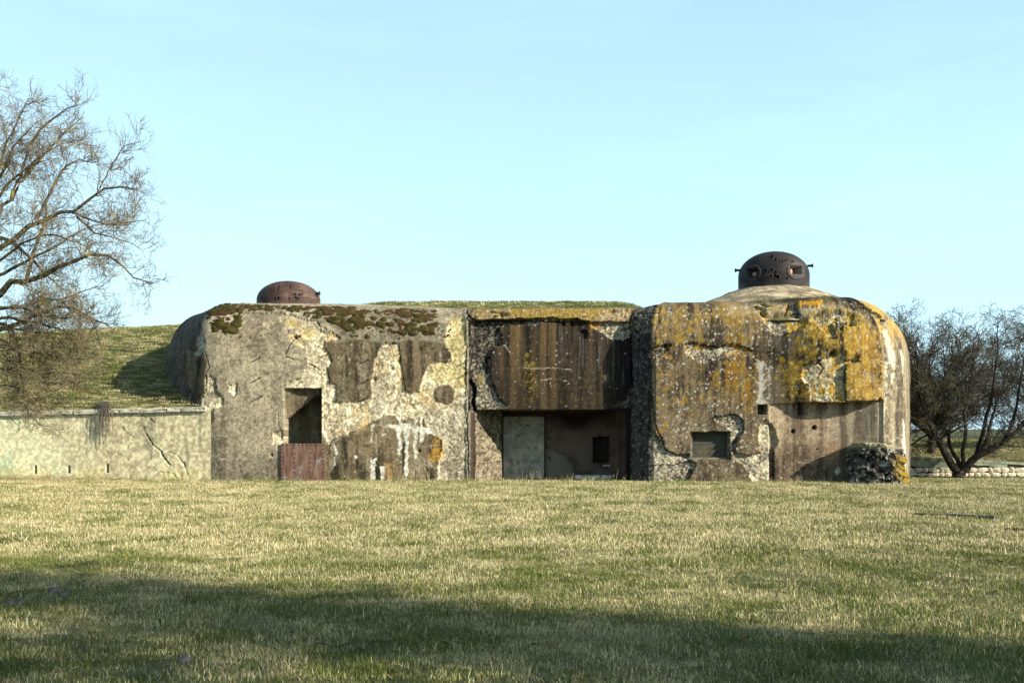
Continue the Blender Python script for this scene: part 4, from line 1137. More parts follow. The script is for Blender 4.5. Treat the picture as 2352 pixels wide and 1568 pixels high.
WC = mixc(WC, mixc(alb(176, 164, 104), alb(204, 192, 130), a3), ss(.55, .1, Z2) * ss(.42, .56, a1) * .55)
WC = WC * (1 - .38 * ss(.5, .68, a2) * ss(5.0, 1.0, S2) - .12 * ss(.5, .7, a2))[..., None]
WC = WC * (.88 + .24 * a4)[..., None]
WC = WC * 1.82 * (1 + .13 * (2 * ss(.25, .75, a3) - 1))[..., None]
sp, spid = cells(S2 * 7, Z2 * 7, 139)
WC = mixc(WC, alb(230, 222, 196), ss(.16, .1, sp) * (spid > .72) * .8)
WH = .007 * (a1 - .5) + .003 * (a3 - .5) + .002 * (a4 - .5)
def wcrack(pts, w, dpt):
    P = [fa(p) for p in pts]
    Q = [(s_of(u), z_of(u, v)) for u, v in P]
    jx = S2 + .05 * (a3 - .5) + .03 * (a4 - .5); jz = Z2 + .05 * (a1 - .5) + .03 * (a3 - .5)
    d = np.full(S2.shape, 9.0)
    for (x1, y1), (x2, y2) in zip(Q[:-1], Q[1:]):
        ex, ey = x2 - x1, y2 - y1
        t_ = np.clip(((jx - x1) * ex + (jz - y1) * ey) / (ex * ex + ey * ey), 0, 1)
        d = np.minimum(d, np.hypot(jx - x1 - t_ * ex, jz - y1 - t_ * ey))
    return ss(w * .42 + .009, w * .42 - .007, d + .016 * (a3 - .45)), dpt
for pts, w, dpt in (([(1200, 1090), (1260, 1190), (1330, 1245), (1360, 1310)], .018, .08), ([(1325, 1245), (1340, 1280), (1370, 1320), (1400, 1355)], .03, .1), ([(1390, 1245), (1470, 1280), (1520, 1360), (1545, 1430), (1580, 1505)], .012, .06), ([(1145, 1090), (1150, 1030), (1190, 1040), (1195, 1080)], .008, .04),
                    ([(1160, 900), (1170, 940), (1240, 975), (1290, 1020)], .009, .05), ([(1010, 1040), (1060, 1100), (1110, 1125)], .007, .04), ([(960, 1255), (1020, 1280), (1070, 1325)], .007, .04), ([(1275, 1400), (1340, 1420), (1430, 1425), (1450, 1460), (1500, 1490)], .011, .06), ([(1515, 1340), (1525, 1365)], .035, .1)):
    m, dd = wcrack(pts, w, dpt)
    WH -= m * dd * .6; WC = WC * (1 - .82 * m)[..., None]
for u, v in ((81, 1077), (158, 1076.5), (246.5, 1075)):
    s_, z_ = s_of(u), z_of(u, v)
    m = (np.abs(S2 - s_) < .036) & (np.abs(Z2 - z_) < .105)
    WH = np.where(m, -.3, WH); WC = np.where(m[..., None], WC * .2, WC)
nxw, nyw = -WM / math.hypot(1, WM), -1 / math.hypot(1, WM)      # outward, towards the field
P = np.stack([wdx * S2 + nxw * WH, wdy * S2 + nyw * WH, Z2 - .018 * np.clip(S2, 0, 20) * np.clip(Z2, 0, 2) / 1.86], -1)
wq = grid_quads(*S2.shape)[:, ::-1]
mesh_np('rendered_face', P.reshape(-1, 3), wq, mat=M_CONC, parent=wing, smooth=True, attrs={'albedo': np.clip(WC, .01, .85).reshape(-1, 3)})
rot = math.atan2(wdy, wdx)
obj('core', box_mesh(LW, .3, 1.9), M_COPING, (wdx * LW / 2 - nxw * .52, wdy * LW / 2 - nyw * .52, .52), (0, 0, rot), wing)
js = [s_of(u) for u in (472, 418, 385, 324, 276, 245, 171, 66, -60)] + [12.2, 14.3, 16.5]
js[0] = .0
for n_, (sa, sb) in enumerate(zip(js[:-1], js[1:])):
    mid = (sa + sb) / 2; ln = sb - sa - .012
    dz = random.uniform(-.008, .008)
    obj('coping_slab', box_mesh(ln, .46, .135, .018, .006, n_, 3), M_COPING, (wdx * mid - nxw * .16, wdy * mid - nyw * .16, 1.865 + dz - .018 * mid), (random.uniform(-.01, .01), .018, rot), wing)

# ------------------------------------------------------------------ low rubble wall on the right
low = empty('stone_wall', (10.6, 3.05, 0))
tag(low, 'low rubble stone wall with sloping concrete coping behind the bare tree', 'stone wall')
LL = 9.0
def low_top(x): return .60 - .042 * x - .004 * x * x * .6
xs_ = np.linspace(0, LL, 40)
v = []; 
for x in xs_:
    for y_, z_ in ((.1, -.3), (.1, low_top(x) - .06), (.4, low_top(x) - .06), (.4, -.3)): v.append((x, y_, z_))
q = []
for i in range(len(xs_) - 1):
    for k in range(3): q.append((i * 4 + k, i * 4 + 4 + k, i * 4 + 5 + k, i * 4 + 1 + k))
mesh_np('wall_core', v, q, mat=M_MORTAR, parent=low)
v = []
for x in np.linspace(0, LL, 30):
    for y_, z_ in ((.05, low_top(x) - .075), (.05, low_top(x)), (.5, low_top(x) + .01), (.5, low_top(x) - .075)): v.append((x, y_, z_ + random.uniform(-.006, .006)))
q = [(i * 4 + k, i * 4 + 4 + k, i * 4 + 4 + (k + 1) % 4, i * 4 + (k + 1) % 4) for i in range(29) for k in range(4)]
mesh_np('coping', v, q, mat=M_WALLGREEN, parent=low)
# rendered green panel on the upper left part
v = []
pnx = np.linspace(.02, 3.6, 26)
for x in pnx:
    lo_ = .27 + .05 * math.sin(x * 3) + random.uniform(-.02, .03)
    for y_, z_ in ((.06, lo_), (.06, low_top(x) - .08), (.1, low_top(x) - .08), (.1, lo_)): v.append((x, y_, z_))
q = [(i * 4 + k, i * 4 + 4 + k, i * 4 + 4 + (k + 1) % 4, i * 4 + (k + 1) % 4) for i in range(25) for k in range(4)]
mesh_np('render_panel', v, q, mat=M_WALLGREEN, parent=low)
protos = []
for r in range(5):
    sv_, sq_ = lump(12, 8, .5, .5, .5, .42, 200 + r, 1.9)
    sv_ = np.sign(sv_) * np.abs(sv_ * 2) ** .72 * .52
    protos.append((sv_, sq_))
first = {}
zrow = -.02
for row in range(4):
    x = random.uniform(0, .1); hgt = random.choice((.12, .14, .15))
    while x < 8.2:
        w_ = random.choice((random.uniform(.10, .2), random.uniform(.2, .42)))
        topl = .29 if x + w_ / 2 < 3.5 else low_top(x + w_ / 2) - .09
        if zrow + hgt < topl + .05 and random.random() > .06:
            r = random.randrange(5)
            if r not in first:
                o = mesh_np('stone', *protos[r], mat=M_STONE, parent=low, smooth=False); first[r] = o
            else: o = copy_of(first[r], low)
            o.location = (x + w_ / 2, .09 + random.uniform(-.015, .02), zrow + hgt / 2)
            o.scale = (w_ * 1.04, .17, hgt * random.uniform(.85, 1.15))
            o.rotation_euler = (0, random.uniform(-.16, .16), 0)
        x += w_ + .008
    zrow += hgt + .006

# ------------------------------------------------------------------ trees
def unit(a): return a / (np.linalg.norm(a, axis=-1, keepdims=True) + 1e-9)
def resample(pts, k):
    pts = np.asarray(pts, float)
    d = np.r_[0, np.cumsum(np.linalg.norm(np.diff(pts, axis=0), axis=1))]
    t = np.linspace(0, d[-1], k)
    return np.stack([np.interp(t, d, pts[:, i]) for i in range(3)], -1)
def sprout(paths, rads, per_m, len_lo, len_hi, kp, r_scale, r_tip, spread=1.0, up=.15, out=None, wig=.25, tmin=.12, rng=RNG, droop=0.0, fwd=.75):
    """a generation of side shoots along every parent path"""
    seglen = np.linalg.norm(np.diff(paths, axis=1), axis=2).sum(1)
    cnt = np.maximum(1, rng.poisson(seglen * per_m))
    par = np.repeat(np.arange(len(paths)), cnt)
    n = len(par)
    kpar = paths.shape[1]
    t = rng.uniform(tmin, 1, n) ** .85 * (kpar - 1)
    a = np.minimum(t.astype(int), kpar - 2); f = (t - a)[:, None]
    p = paths[par, a] * (1 - f) + paths[par, a + 1] * f
    tan = unit(paths[par, a + 1] - paths[par, a])
    rr = rads[par, a] * (1 - f[:, 0]) + rads[par, a + 1] * f[:, 0]
    d = rng.normal(size=(n, 3)); d -= (d * tan).sum(1, keepdims=True) * tan; d = unit(d)
    dr = unit(tan * fwd + d * spread + np.array([0, 0, up]))
    L = rng.uniform(len_lo, len_hi, n) * (1.1 - .55 * t / (kpar - 1))
    out_p = np.zeros((n, kp, 3)); out_p[:, 0] = p
    step = (L / (kp - 1))[:, None]
    for i in range(1, kp):
        out_p[:, i] = out_p[:, i - 1] + dr * step
        dr = unit(dr + rng.normal(size=(n, 3)) * wig + np.array([0, 0, up * .6 - droop]))
    r0_ = np.minimum(rr * .8, np.maximum(r_tip * 1.5, L * r_scale))
    lin_ = np.linspace(1, 0, kp)[None]
    return out_p, r_tip + (r0_[:, None] - r_tip) * lin_
def build_tree(name, label, group, loc, limbs, gens, bark, twig, trunk_pts=None, trunk_r=None, tsides=8):
    """limbs: list of (points, r0, r1) in world space"""
    root = empty(name, loc)
    tag(root, label, 'tree', group)
    L0 = np.array(loc)
    if trunk_pts is not None:
        pth = resample(trunk_pts, 14) - L0
        pth[1:-1] += RNG.normal(size=(12, 3)) * trunk_r[0] * .12
        v, q = tubes(pth[None], np.linspace(trunk_r[0], trunk_r[1], 14)[None], 10)
        mesh_np('trunk', v, q, mat=bark, parent=root, smooth=True)
    ps = []; rs = []
    for pts, ra, rb in limbs:
        pth = resample(pts, 14) - L0
        w = np.linalg.norm(pth[-1] - pth[0]) * .005
        pth[1:-1] += RNG.normal(size=(12, 3)) * w
        rad = np.linspace(ra, rb, 14)
        ps.append(pth); rs.append(rad)
        v, q = tubes(pth[None], rad[None], tsides)
        mesh_np('branch', v, q, mat=bark, parent=root, smooth=True)
    P, R = np.array(ps), np.array(rs)
    parts = []
    for g in gens:
        src_p, src_r = (P, R)
        P, R = sprout(src_p, src_r, **g)
        parts.append(tubes(P, R, 4 if g['kp'] > 6 else 3))
        if g.get('keep'): pass
    v, q = joinvq(parts)
    c = mesh_np('crown', v, q, mat=twig, parent=root, smooth=True)
    return root

# --- old lichened tree leaning in from the left
TD = 22.6                         # distance from the eye
def LT(u, v, dd=0.0):
    d = TD + dd
    return ((u - 1176) / FPX * d, -D + d, EYE + (985 - v) / FPX * d)
c1_ = lambda x, y: (.4396 * x, 114.8 + .4396 * y)
def limb(pts, ra, rb, dd0=0.0, dd1=0.0, conv=c1_):
    n = len(pts)
    return ([LT(*conv(*p), dd0 + (dd1 - dd0) * i / (n - 1)) for i, p in enumerate(pts)], ra, rb)
ident = lambda x, y: (x, y)
cA = lambda x, y: (.2784 * x, 689 + .2784 * y)
limbs = [
    limb([(-260, 1300), (-120, 1150), (0, 1040), (80, 970), (130, 930), (230, 890), (290, 855), (380, 850), (440, 800), (510, 740), (580, 710), (650, 715), (720, 730)], .08, .012, 0, -.6),
    limb([(190, 880), (250, 770), (290, 690), (340, 610), (420, 570), (490, 590)], .045, .010, 0, .8),
    limb([(-240, 1420), (-80, 1330), (0, 1270), (30, 1210), (80, 1205), (150, 1220), (220, 1180), (330, 1130), (400, 1090), (450, 1060), (580, 1075), (640, 1130), (700, 1180), (800, 1220)], .085, .009, 0, -1.2),
    limb([(140, 1215), (165, 1100), (200, 980), (240, 880), (235, 800), (270, 720)], .045, .012, 0, .5),
    limb([(-200, 1150), (-60, 920), (0, 830), (60, 790), (110, 690), (150, 610), (230, 580)], .065, .012, 0, .7),
    limb([(-200, 1000), (-60, 760), (0, 600), (30, 480), (80, 400), (120, 320), (150, 250)], .055, .009, .3, .2),
    limb([(60, 790), (120, 600), (170, 470), (250, 380), (330, 320), (400, 290)], .045, .008, .2, -.3),
    limb([(110, 690), (220, 560), (300, 470), (350, 420), (420, 360)], .035, .007, .5, 1.0),
    limb([(380, 850), (480, 890), (580, 915), (680, 900), (760, 890)], .022, .006, -.3, -.8),
    limb([(400, 870), (500, 960), (600, 980), (700, 1020), (750, 1050)], .022, .006, -.3, .3),
    limb([(510, 740), (560, 650), (610, 560), (650, 500), (740, 480)], .018, .005, -.4, -.2),
    limb([(-200, 1500), (0, 1460), (100, 1430), (300, 1340), (400, 1350), (480, 1400), (560, 1430), (600, 1465)], .07, .008, -.3, -1.0),
    limb([(330, 1340), (420, 1380), (480, 1420), (510, 1480), (530, 1560)], .022, .007, -.6, -1.1),
    limb([(-150, 1500), (0, 1420), (80, 1480), (100, 1560), (110, 1700), (130, 1850)], .05, .010, .2, -.6),
    limb([(-250, 1560), (-100, 1540), (60, 1560), (200, 1620), (330, 1700), (420, 1760)], .05, .008, -.5, -1.2),
    limb([(120, 700), (180, 800), (240, 950), (330, 1030), (430, 1045)], .018, .006, -1.0, -1.6, cA),
    limb([(-200, 300), (0, 330), (200, 420), (480, 460), (620, 480), (780, 470)], .032, .006, -.2, -1.0, cA),
    limb([(-300, 500), (0, 560), (250, 600), (600, 600), (760, 660)], .03, .006, -.6, -1.4, cA),
    limb([(-300, 620), (0, 700), (130, 720), (280, 830), (330, 930)], .03, .006, -.7, -1.4, cA),
    limb([(-150, 1080), (0, 980), (60, 1000), (160, 1090), (250, 1180), (330, 1250)], .06, .01, .6, 1.4),
    limb([(-200, 900), (-100, 600), (-80, 400), (-40, 260), (0, 180)], .07, .012, .4, .8),
    limb([(-150, 1380), (0, 1340), (120, 1350), (230, 1300), (350, 1290), (460, 1250), (540, 1230)], .04, .006, .5, 1.0),
    limb([(-150, 1250), (0, 1180), (100, 1120), (200, 1080), (330, 1000), (450, 930), (600, 900)], .045, .006, .4, 1.2),
    limb([(-150, 1420), (60, 1400), (180, 1420), (300, 1450), (400, 1500), (470, 1560)], .04, .006, -.8, -1.6),
    limb([(-100, 1380), (80, 1330), (200, 1380), (330, 1400), (450, 1380)], .035, .006, -.3, -1.4),
    limb([(-100, 900), (40, 700), (140, 620), (250, 520), (330, 480), (430, 470)], .04, .006, .6, 1.4),
    limb([(-100, 760), (20, 640), (60, 520), (130, 440), (200, 370)], .035, .006, -.4, -.9),
    limb([(0, 1100), (120, 1000), (260, 960), (400, 1000), (520, 1080)], .03, .006, -.5, -1.2),
    limb([(-200, 200), (0, 240), (180, 250), (400, 260), (560, 300), (640, 380)], .035, .006, -.5, -1.0, cA),
    limb([(-200, 420), (0, 480), (160, 520), (330, 590), (420, 700)], .03, .006, -.6, -1.2, cA),
]
trunk = [LT(-210, 1125), LT(-190, 980), LT(-150, 830), LT(-120, 690)]
g1 = dict(per_m=9.5, len_lo=.3, len_hi=1.05, kp=7, r_scale=.011, r_tip=.0044, spread=1.1, up=.12, wig=.34, tmin=.2)
g2 = dict(per_m=10.0, len_lo=.16, len_hi=.66, kp=6, r_scale=.009, r_tip=.0034, spread=.95, up=.14, wig=.32)
g3 = dict(per_m=12.0, len_lo=.07, len_hi=.30, kp=4, r_scale=.009, r_tip=.0025, spread=.85, up=.10, wig=.2)
build_tree('bare_tree', 'large bare tree with yellow lichened branches leaning in over the left bank', None, tuple(np.array(trunk[0]) * [1, 1, 0]), limbs, [g1, g2, g3], M_BARK, M_TWIG, trunk, (.34, .26))

# --- thorn trees on the right
def RT(u, v, d):
    return ((u - 1176) / FPX * d, -D + d, EYE + (985 - v) / FPX * d)
cR = lambda x, y: (1981 + .2965 * x, 660.3 + .2965 * y)
def rl(pts, ra, rb, d0, d1):
    n = len(pts)
    return ([RT(*cR(*p), d0 + (d1 - d0) * i / (n - 1)) for i, p in enumerate(pts)], ra * .92, rb * .5)
TDR = 30.4
limbs = [
    rl([(745, 1440), (690, 1370), (640, 1270), (590, 1170), (550, 1090), (480, 960), (440, 800), (420, 600), (400, 420)], .13, .02, TDR, TDR - .3),
    rl([(760, 1430), (830, 1360), (920, 1280), (1030, 1240), (1100, 1190), (1200, 1100), (1290, 1030), (1400, 960)], .14, .035, TDR, TDR - .8),
    rl([(745, 1420), (740, 1340), (690, 1270), (660, 1180), (690, 1050), (660, 860), (640, 600), (620, 420)], .07, .014, TDR, TDR + .9),
    rl([(770, 1400), (780, 1280), (800, 1150), (790, 1000), (830, 800), (850, 600), (860, 420)], .07, .014, TDR, TDR - 1.0),
    rl([(880, 1310), (930, 1150), (960, 1000), (1000, 900), (1020, 700), (1050, 480), (1040, 300), (1050, 200)], .07, .012, TDR, TDR + .4),
    rl([(920, 1280), (980, 1130), (1010, 960), (1080, 800), (1150, 600), (1180, 420)], .06, .012, TDR, TDR + 1.2),
    rl([(1100, 1190), (1180, 1000), (1220, 800), (1240, 600), (1260, 400)], .06, .012, TDR - .4, TDR - .8),
    rl([(590, 1170), (500, 1130), (430, 1000), (360, 900), (330, 760)], .06, .012, TDR, TDR + 1.0),
    rl([(640, 1270), (560, 1160), (520, 1000), (560, 800), (520, 560), (540, 380)], .06, .012, TDR, TDR - .9),
    rl([(590, 1170), (700, 1000), (750, 850), (720, 640), (740, 440), (720, 330)], .05, .010, TDR, TDR + .3),
    rl([(560, 1100), (430, 1180), (350, 1240), (300, 1290)], .04, .008, TDR, TDR + .5),
    rl([(420, 700), (360, 520), (330, 380), (310, 250)], .03, .008, TDR + .3, TDR + .6),
    rl([(1200, 1100), (1330, 950), (1450, 820), (1500, 640)], .05, .012, TDR - .6, TDR - .9),
]
h1_ = dict(per_m=10.0, len_lo=.45, len_hi=1.25, kp=7, r_scale=.012, r_tip=.0056, spread=1.1, up=.14, wig=.3, tmin=.2)
h2_ = dict(per_m=11.0, len_lo=.22, len_hi=.7, kp=6, r_scale=.011, r_tip=.0050, spread=1.0, up=.08, wig=.3)
h3_ = dict(per_m=9.0, len_lo=.10, len_hi=.34, kp=4, r_scale=.012, r_tip=.0042, spread=1.0, up=.05, wig=.25)
trunk = [RT(2203, 1102, TDR), RT(2202, 1094, TDR), RT(2202, 1084, TDR)]
build_tree('thorn_tree', 'dark bare thorn tree forking low from one short trunk beside the rounded end', 'bare thorn trees right of the bunker', (RT(2203, 1095, TDR)[0], -D + TDR, 0), limbs, [h1_, h2_, h3_], M_BARKD, M_TWIGD, trunk, (.19, .17), 10)

def generic_tree(name, label, group, loc, height, radius, n_limbs, gens, bark, twig, seed, lean=0.0, r0=.1, forks=.25):
    r = random.Random(seed)
    limbs = []
    for i in range(n_limbs):
        a = r.uniform(0, 2 * math.pi); rad = radius * r.uniform(.3, 1.0); hz = height * r.uniform(.62, 1.0) * (1.1 - .35 * rad / radius)
        pts = [(loc[0], loc[1], loc[2] + height * forks * r.uniform(.5, 1))]
        for t in (.3, .55, .8, 1.0):
            pts.append((loc[0] + math.cos(a) * rad * t ** .8 + r.uniform(-.1, .1) * radius, loc[1] + math.sin(a) * rad * t ** .8 + r.uniform(-.1, .1) * radius, pts[0][2] + (loc[2] + hz - pts[0][2]) * t))
        limbs.append((pts, r0 * r.uniform(.45, .7), r0 * .1))
    return build_tree(name, label, group, loc, limbs, gens, bark, twig, [loc, (loc[0] + .05, loc[1], loc[2] + height * forks * .6), (loc[0], loc[1], loc[2] + height * forks)], (r0, r0 * .75), 6)
e1 = dict(per_m=8.0, len_lo=.5, len_hi=1.3, kp=6, r_scale=.011, r_tip=.006, spread=1.1, up=.12, wig=.3, tmin=.15)
e2 = dict(per_m=9.0, len_lo=.25, len_hi=.8, kp=4, r_scale=.012, r_tip=.005, spread=1.0, up=.06, wig=.3)
generic_tree('thorn_tree', 'bare thorn tree half hidden behind the bunker corner, left of the forked one', 'bare thorn trees right of the bunker', (13.2, 6.2, .6), 4.4, 2.9, 24, [e1, e2, dict(h3_, r_tip=.0055, per_m=5.5)], M_BARKD, M_TWIGD, 5, r0=.13)
generic_tree('thorn_tree', 'bare thorn tree at the right edge of the photo beyond the stone wall', 'bare thorn trees right of the bunker', (18.2, 7.4, .65), 4.7, 3.3, 22, [e1, e2, dict(h3_, r_tip=.0055, per_m=5.5)], M_BARKD, M_TWIGD, 8, r0=.14)
for n_, (x, y, h, rad) in enumerate(((15.8, 12, 3.2, 2.8), (20.5, 15, 2.6, 3.0), (25, 20, 2.8, 3.4))):
    o = generic_tree('shrub', ['brown leafless shrub on the bank behind the forked tree', 'brown leafless shrub farther back on the right bank', 'farthest brown shrub beyond the right bank'][n_], None, (x, y, .8), h, rad, 12, [e1, dict(e2, per_m=4.5)], M_BARKD, M_SCRUB, 20 + n_, r0=.06, forks=.1)
    o['category'] = 'shrub'
# small bare bush peeping over the roof beside the left dome
o = generic_tree('shrub', 'tiny leafless bush on the roof just right of the left dome', None, (WX(768) * (D + 9) / D, 9.0, 4.7), 1.15, .75, 14, [dict(e1, len_lo=.2, len_hi=.5, r_tip=.004)], M_TWIG, M_TWIG, 31, r0=.02, forks=.1)
o['category'] = 'shrub'

# --- dense evergreens beside the field, right of the photographer, that shade the foreground
def evergreen(loc, height, radius, seed, label):
    root = empty('pine_tree', loc)
    tag(root, label, 'tree', 'evergreens along the right side of the field')
    v, q = tubes(np.array([[[0, 0, -.2], [0.05, 0, height * .5], [0, 0, height * .97]]]), np.array([[.22, .14, .03]]), 8)
    mesh_np('trunk', v, q, mat=M_BARKD, parent=root, smooth=True)
    rng = np.random.default_rng(seed)
    ncl = 80
    zc = rng.uniform(.22, .98, ncl); rc = radius * (1.02 - zc) ** .55 * rng.uniform(.25, 1, ncl); ac = rng.uniform(0, 2 * math.pi, ncl)
    cl = np.stack([rc * np.cos(ac), rc * np.sin(ac), zc * height], -1)
    n = 4300
    k = rng.integers(0, ncl, n)
    c = cl[k] + rng.normal(size=(n, 3)) * np.array([.42, .42, .22])
    a = unit(rng.normal(size=(n, 3))); b = unit(np.cross(a, rng.normal(size=(n, 3))))
    s = rng.uniform(.05, .11, n)[:, None]
    P = np.stack([c - a * s * 1.6, c + b * s * .5, c + a * s * 1.6, c - b * s * .5], 1).reshape(-1, 3)
    o = mesh_np('crown', P, np.arange(n * 4).reshape(-1, 4), mat=M_EVER, parent=root)
EVERGREENS = [((17.2, -31.0), 12.6, 2.1), ((22.3, -34.2), 16.0, 1.9), ((12.4, -28.1), 8.0, 1.9), ((15.4, -32.3), 11.6, 2.2), ((14.0, -29.3), 10.2, 2.0)]
for n_, ((x, y), h, r) in enumerate(EVERGREENS):
    evergreen((x, y, 0), h, r, 300 + n_, ['dark evergreen second from the camera beside the field', 'tallest slender evergreen at the far end of the row', 'shortest dark evergreen nearest the camera', 'dark evergreen set back behind the row', 'full dark evergreen between the shortest and the tall ones'][n_])

# ------------------------------------------------------------------ grass
def tuft(name, n, rad, len_lo, len_hi, wid, straw, mat, seed, lie=.3):
    rng = np.random.default_rng(seed)
    a = rng.uniform(0, 2 * math.pi, n); r = rad * np.sqrt(rng.random(n))
    p = np.stack([r * np.cos(a), r * np.sin(a), np.full(n, -.006)], -1)
    L = rng.uniform(len_lo, len_hi, n) * (1 + .5 * (rng.random(n) ** 6))
    dirn = rng.uniform(0, 2 * math.pi, n)
    tilt = np.abs(rng.normal(0, .42, n)) + (rng.random(n) < lie) * rng.uniform(.4, 1.0, n)
    tilt = np.minimum(tilt, 1.42)
    h = np.stack([np.cos(dirn), np.sin(dirn), np.zeros(n)], -1)
    d1 = h * np.sin(tilt * .7)[:, None] + np.array([0, 0, 1]) * np.cos(tilt * .7)[:, None]
    d2 = h * np.sin(np.minimum(tilt * 1.35, 1.55))[:, None] + np.array([0, 0, 1]) * np.cos(np.minimum(tilt * 1.35, 1.55))[:, None]
    fa_ = rng.uniform(0, 2 * math.pi, n)
    side = np.stack([np.cos(fa_), np.sin(fa_), np.zeros(n)], -1) * (wid * rng.uniform(.6, 1.3, n))[:, None]
    m = p + d1 * (L * .5)[:, None]; t = m + d2 * (L * .5)[:, None]
    V_ = np.stack([p - side * .5, p + side * .5, m + side * .42, m - side * .42, t], 1).reshape(-1, 3)
    i = np.arange(n) * 5
    q = np.stack([i, i + 1, i + 2, i + 3], -1); tr_ = np.stack([i + 3, i + 2, i + 4], -1)
    col = np.stack([rng.random(n), (rng.random(n) < straw) * .35 + rng.random(n) * .65, rng.random(n)], -1)
    return mesh_np(name, V_, q, tr_, mat=mat, attrs={'blade': np.repeat(col, 5, 0)}, link=False)
def tuft_set(cname, mat, k, n, rad, lo, hi, wid, straw, seed, lie=.3):
    c = bpy.data.collections.new(cname)
    for i in range(k):
        c.objects.link(tuft('grass_tuft', n, rad, lo, hi, wid, straw, mat, seed + i, lie))
    return c
def scatter(name, emitter_v, emitter_q, dens, coll, smin, smax, seed, mat, tilt=.12):
    o = mesh_np(name, emitter_v, emitter_q, mat=mat or M_MOSS, attrs={'dens': dens})
    o['kind'] = 'stuff'
    ng = bpy.data.node_groups.new(name + '_scatter', 'GeometryNodeTree')
    ng.interface.new_socket('Geometry', in_out='INPUT', socket_type='NodeSocketGeometry')
    ng.interface.new_socket('Geometry', in_out='OUTPUT', socket_type='NodeSocketGeometry')
    N = ng.nodes; Lk = ng.links
    gi = N.new('NodeGroupInput'); go = N.new('NodeGroupOutput')
    dp = N.new('GeometryNodeDistributePointsOnFaces'); dp.inputs['Seed'].default_value = seed
    na = N.new('GeometryNodeInputNamedAttribute'); na.data_type = 'FLOAT'; na.inputs['Name'].default_value = 'dens'
    ci = N.new('GeometryNodeCollectionInfo'); ci.inputs['Collection'].default_value = coll
    ci.inputs['Separate Children'].default_value = True; ci.inputs['Reset Children'].default_value = True
    ip = N.new('GeometryNodeInstanceOnPoints'); ip.inputs['Pick Instance'].default_value = True
    rr = N.new('FunctionNodeRandomValue'); rr.data_type = 'FLOAT_VECTOR'
    rr.inputs[0].default_value = (-tilt, -tilt, 0); rr.inputs[1].default_value = (tilt, tilt, 6.283)
    rs_ = N.new('FunctionNodeRandomValue'); rs_.data_type = 'FLOAT'
    rs_.inputs[2].default_value = smin; rs_.inputs[3].default_value = smax
    Lk.new(gi.outputs[0], dp.inputs['Mesh']); Lk.new(na.outputs['Attribute'], dp.inputs['Density'])
    Lk.new(dp.outputs['Points'], ip.inputs['Points']); Lk.new(ci.outputs['Instances'], ip.inputs['Instance'])
    Lk.new(rr.outputs['Value'], ip.inputs['Rotation'])
    rsv = [s for s in rs_.outputs if s.enabled][0]
    Lk.new(rsv, ip.inputs['Scale'])
    Lk.new(ip.outputs['Instances'], go.inputs[0])
    md = o.modifiers.new('scatter', 'NODES'); md.node_group = ng
    return o
near_set = tuft_set('near_tufts', M_GRASSN, 8, 300, .18, .010, .040, .0028, .42, 500, .5)
far_set = tuft_set('far_tufts', M_GRASS, 6, 190, .21, .014, .05, .0048, .46, 530, .5)
tall_set = tuft_set('tall_tufts', M_GRASS, 6, 14, .12, .05, .13, .0030, 1.0, 560, .3)
bank_set = tuft_set('bank_tufts', M_GRASSB, 6, 150, .20, .02, .07, .006, .5, 590, .6)
roof_set = tuft_set('roof_tufts', M_GRASSR, 5, 90, .18, .02, .065, .009, .35, 620, .4)

ex = np.arange(-17, 17.01, .25); ey = np.arange(-25.2, 1.5, .25)
EX, EY = np.meshgrid(ex, ey)
EZ = field_z(EX, EY)
dist = EY + D
inside = (np.abs(EX) < dist * .50 + 1.6)
patch = fbm(EX * .6, EY * .6, 141, 4, .6)
clear = ((EX > -9.4) & (EX < 3.3) & (EY > -.12)) | ((EX > 3.3) & (EX < 10.4) & (EY > -.70)) | (EY > wall_b(EX) - .12)
clear &= ~((EX > 10.3))
dn = np.where(inside & (dist < 12.5) & (dist > 3), 58.0, 0) * (.75 + .5 * patch)
df_ = np.where(inside & (dist >= 12), 46.0, 0) * (.7 + .6 * patch)
dt = np.where(inside & (dist > 4), 9.0, 0) * ss(.48, .68, fbm(EX * 1.1, EY * 1.1, 143, 4, .6)) * np.where(dist > 12, .8, 1)
for arr in (dn, df_, dt): arr[clear] = 0
ev = np.stack([EX, EY, EZ], -1).reshape(-1, 3); eq = grid_quads(len(ey), len(ex))
def emit(name, dens, coll, s0, s1, seed, mat):
    d = dens.ravel(); keep = eq[(d[eq].max(1) > 0)]
    return scatter(name, ev, keep, d, coll, s0, s1, seed, mat)
emit('grass', dn, near_set, .5, 1.5, 1, M_GRASSN)
emit('grass', df_, far_set, .5, 1.5, 2, M_GRASS)
tus_set = tuft_set('tussocks', M_GRASST, 5, 170, .16, .03, .10, .005, .25, 700, .5)
dk = np.where(inside & (dist > 4), .55, 0) * ss(.5, .62, fbm(EX * .9, EY * .9, 142, 3)); dk[clear] = 0
emit('grass', dk, tus_set, .6, 1.3, 8, M_GRASST)
foot_y = np.where(EX < -7.9, wall_b(EX), np.where(EX < 3.3, 0.0, -.62))
ft = np.where(inside & (EY < foot_y - .02) & (EY > foot_y - .62), 26.0, 0) * ss(.3, .6, fbm(EX * 2.2, EY * 2.2, 144, 3))
emit('dry_grass', ft, tall_set, .6, 1.5, 9, M_GRASS)
emit('grass', ft * .5, tus_set, .6, 1.4, 10, M_GRASST)
emit('dry_grass', dt, tall_set, .6, 1.2, 3, M_GRASS)
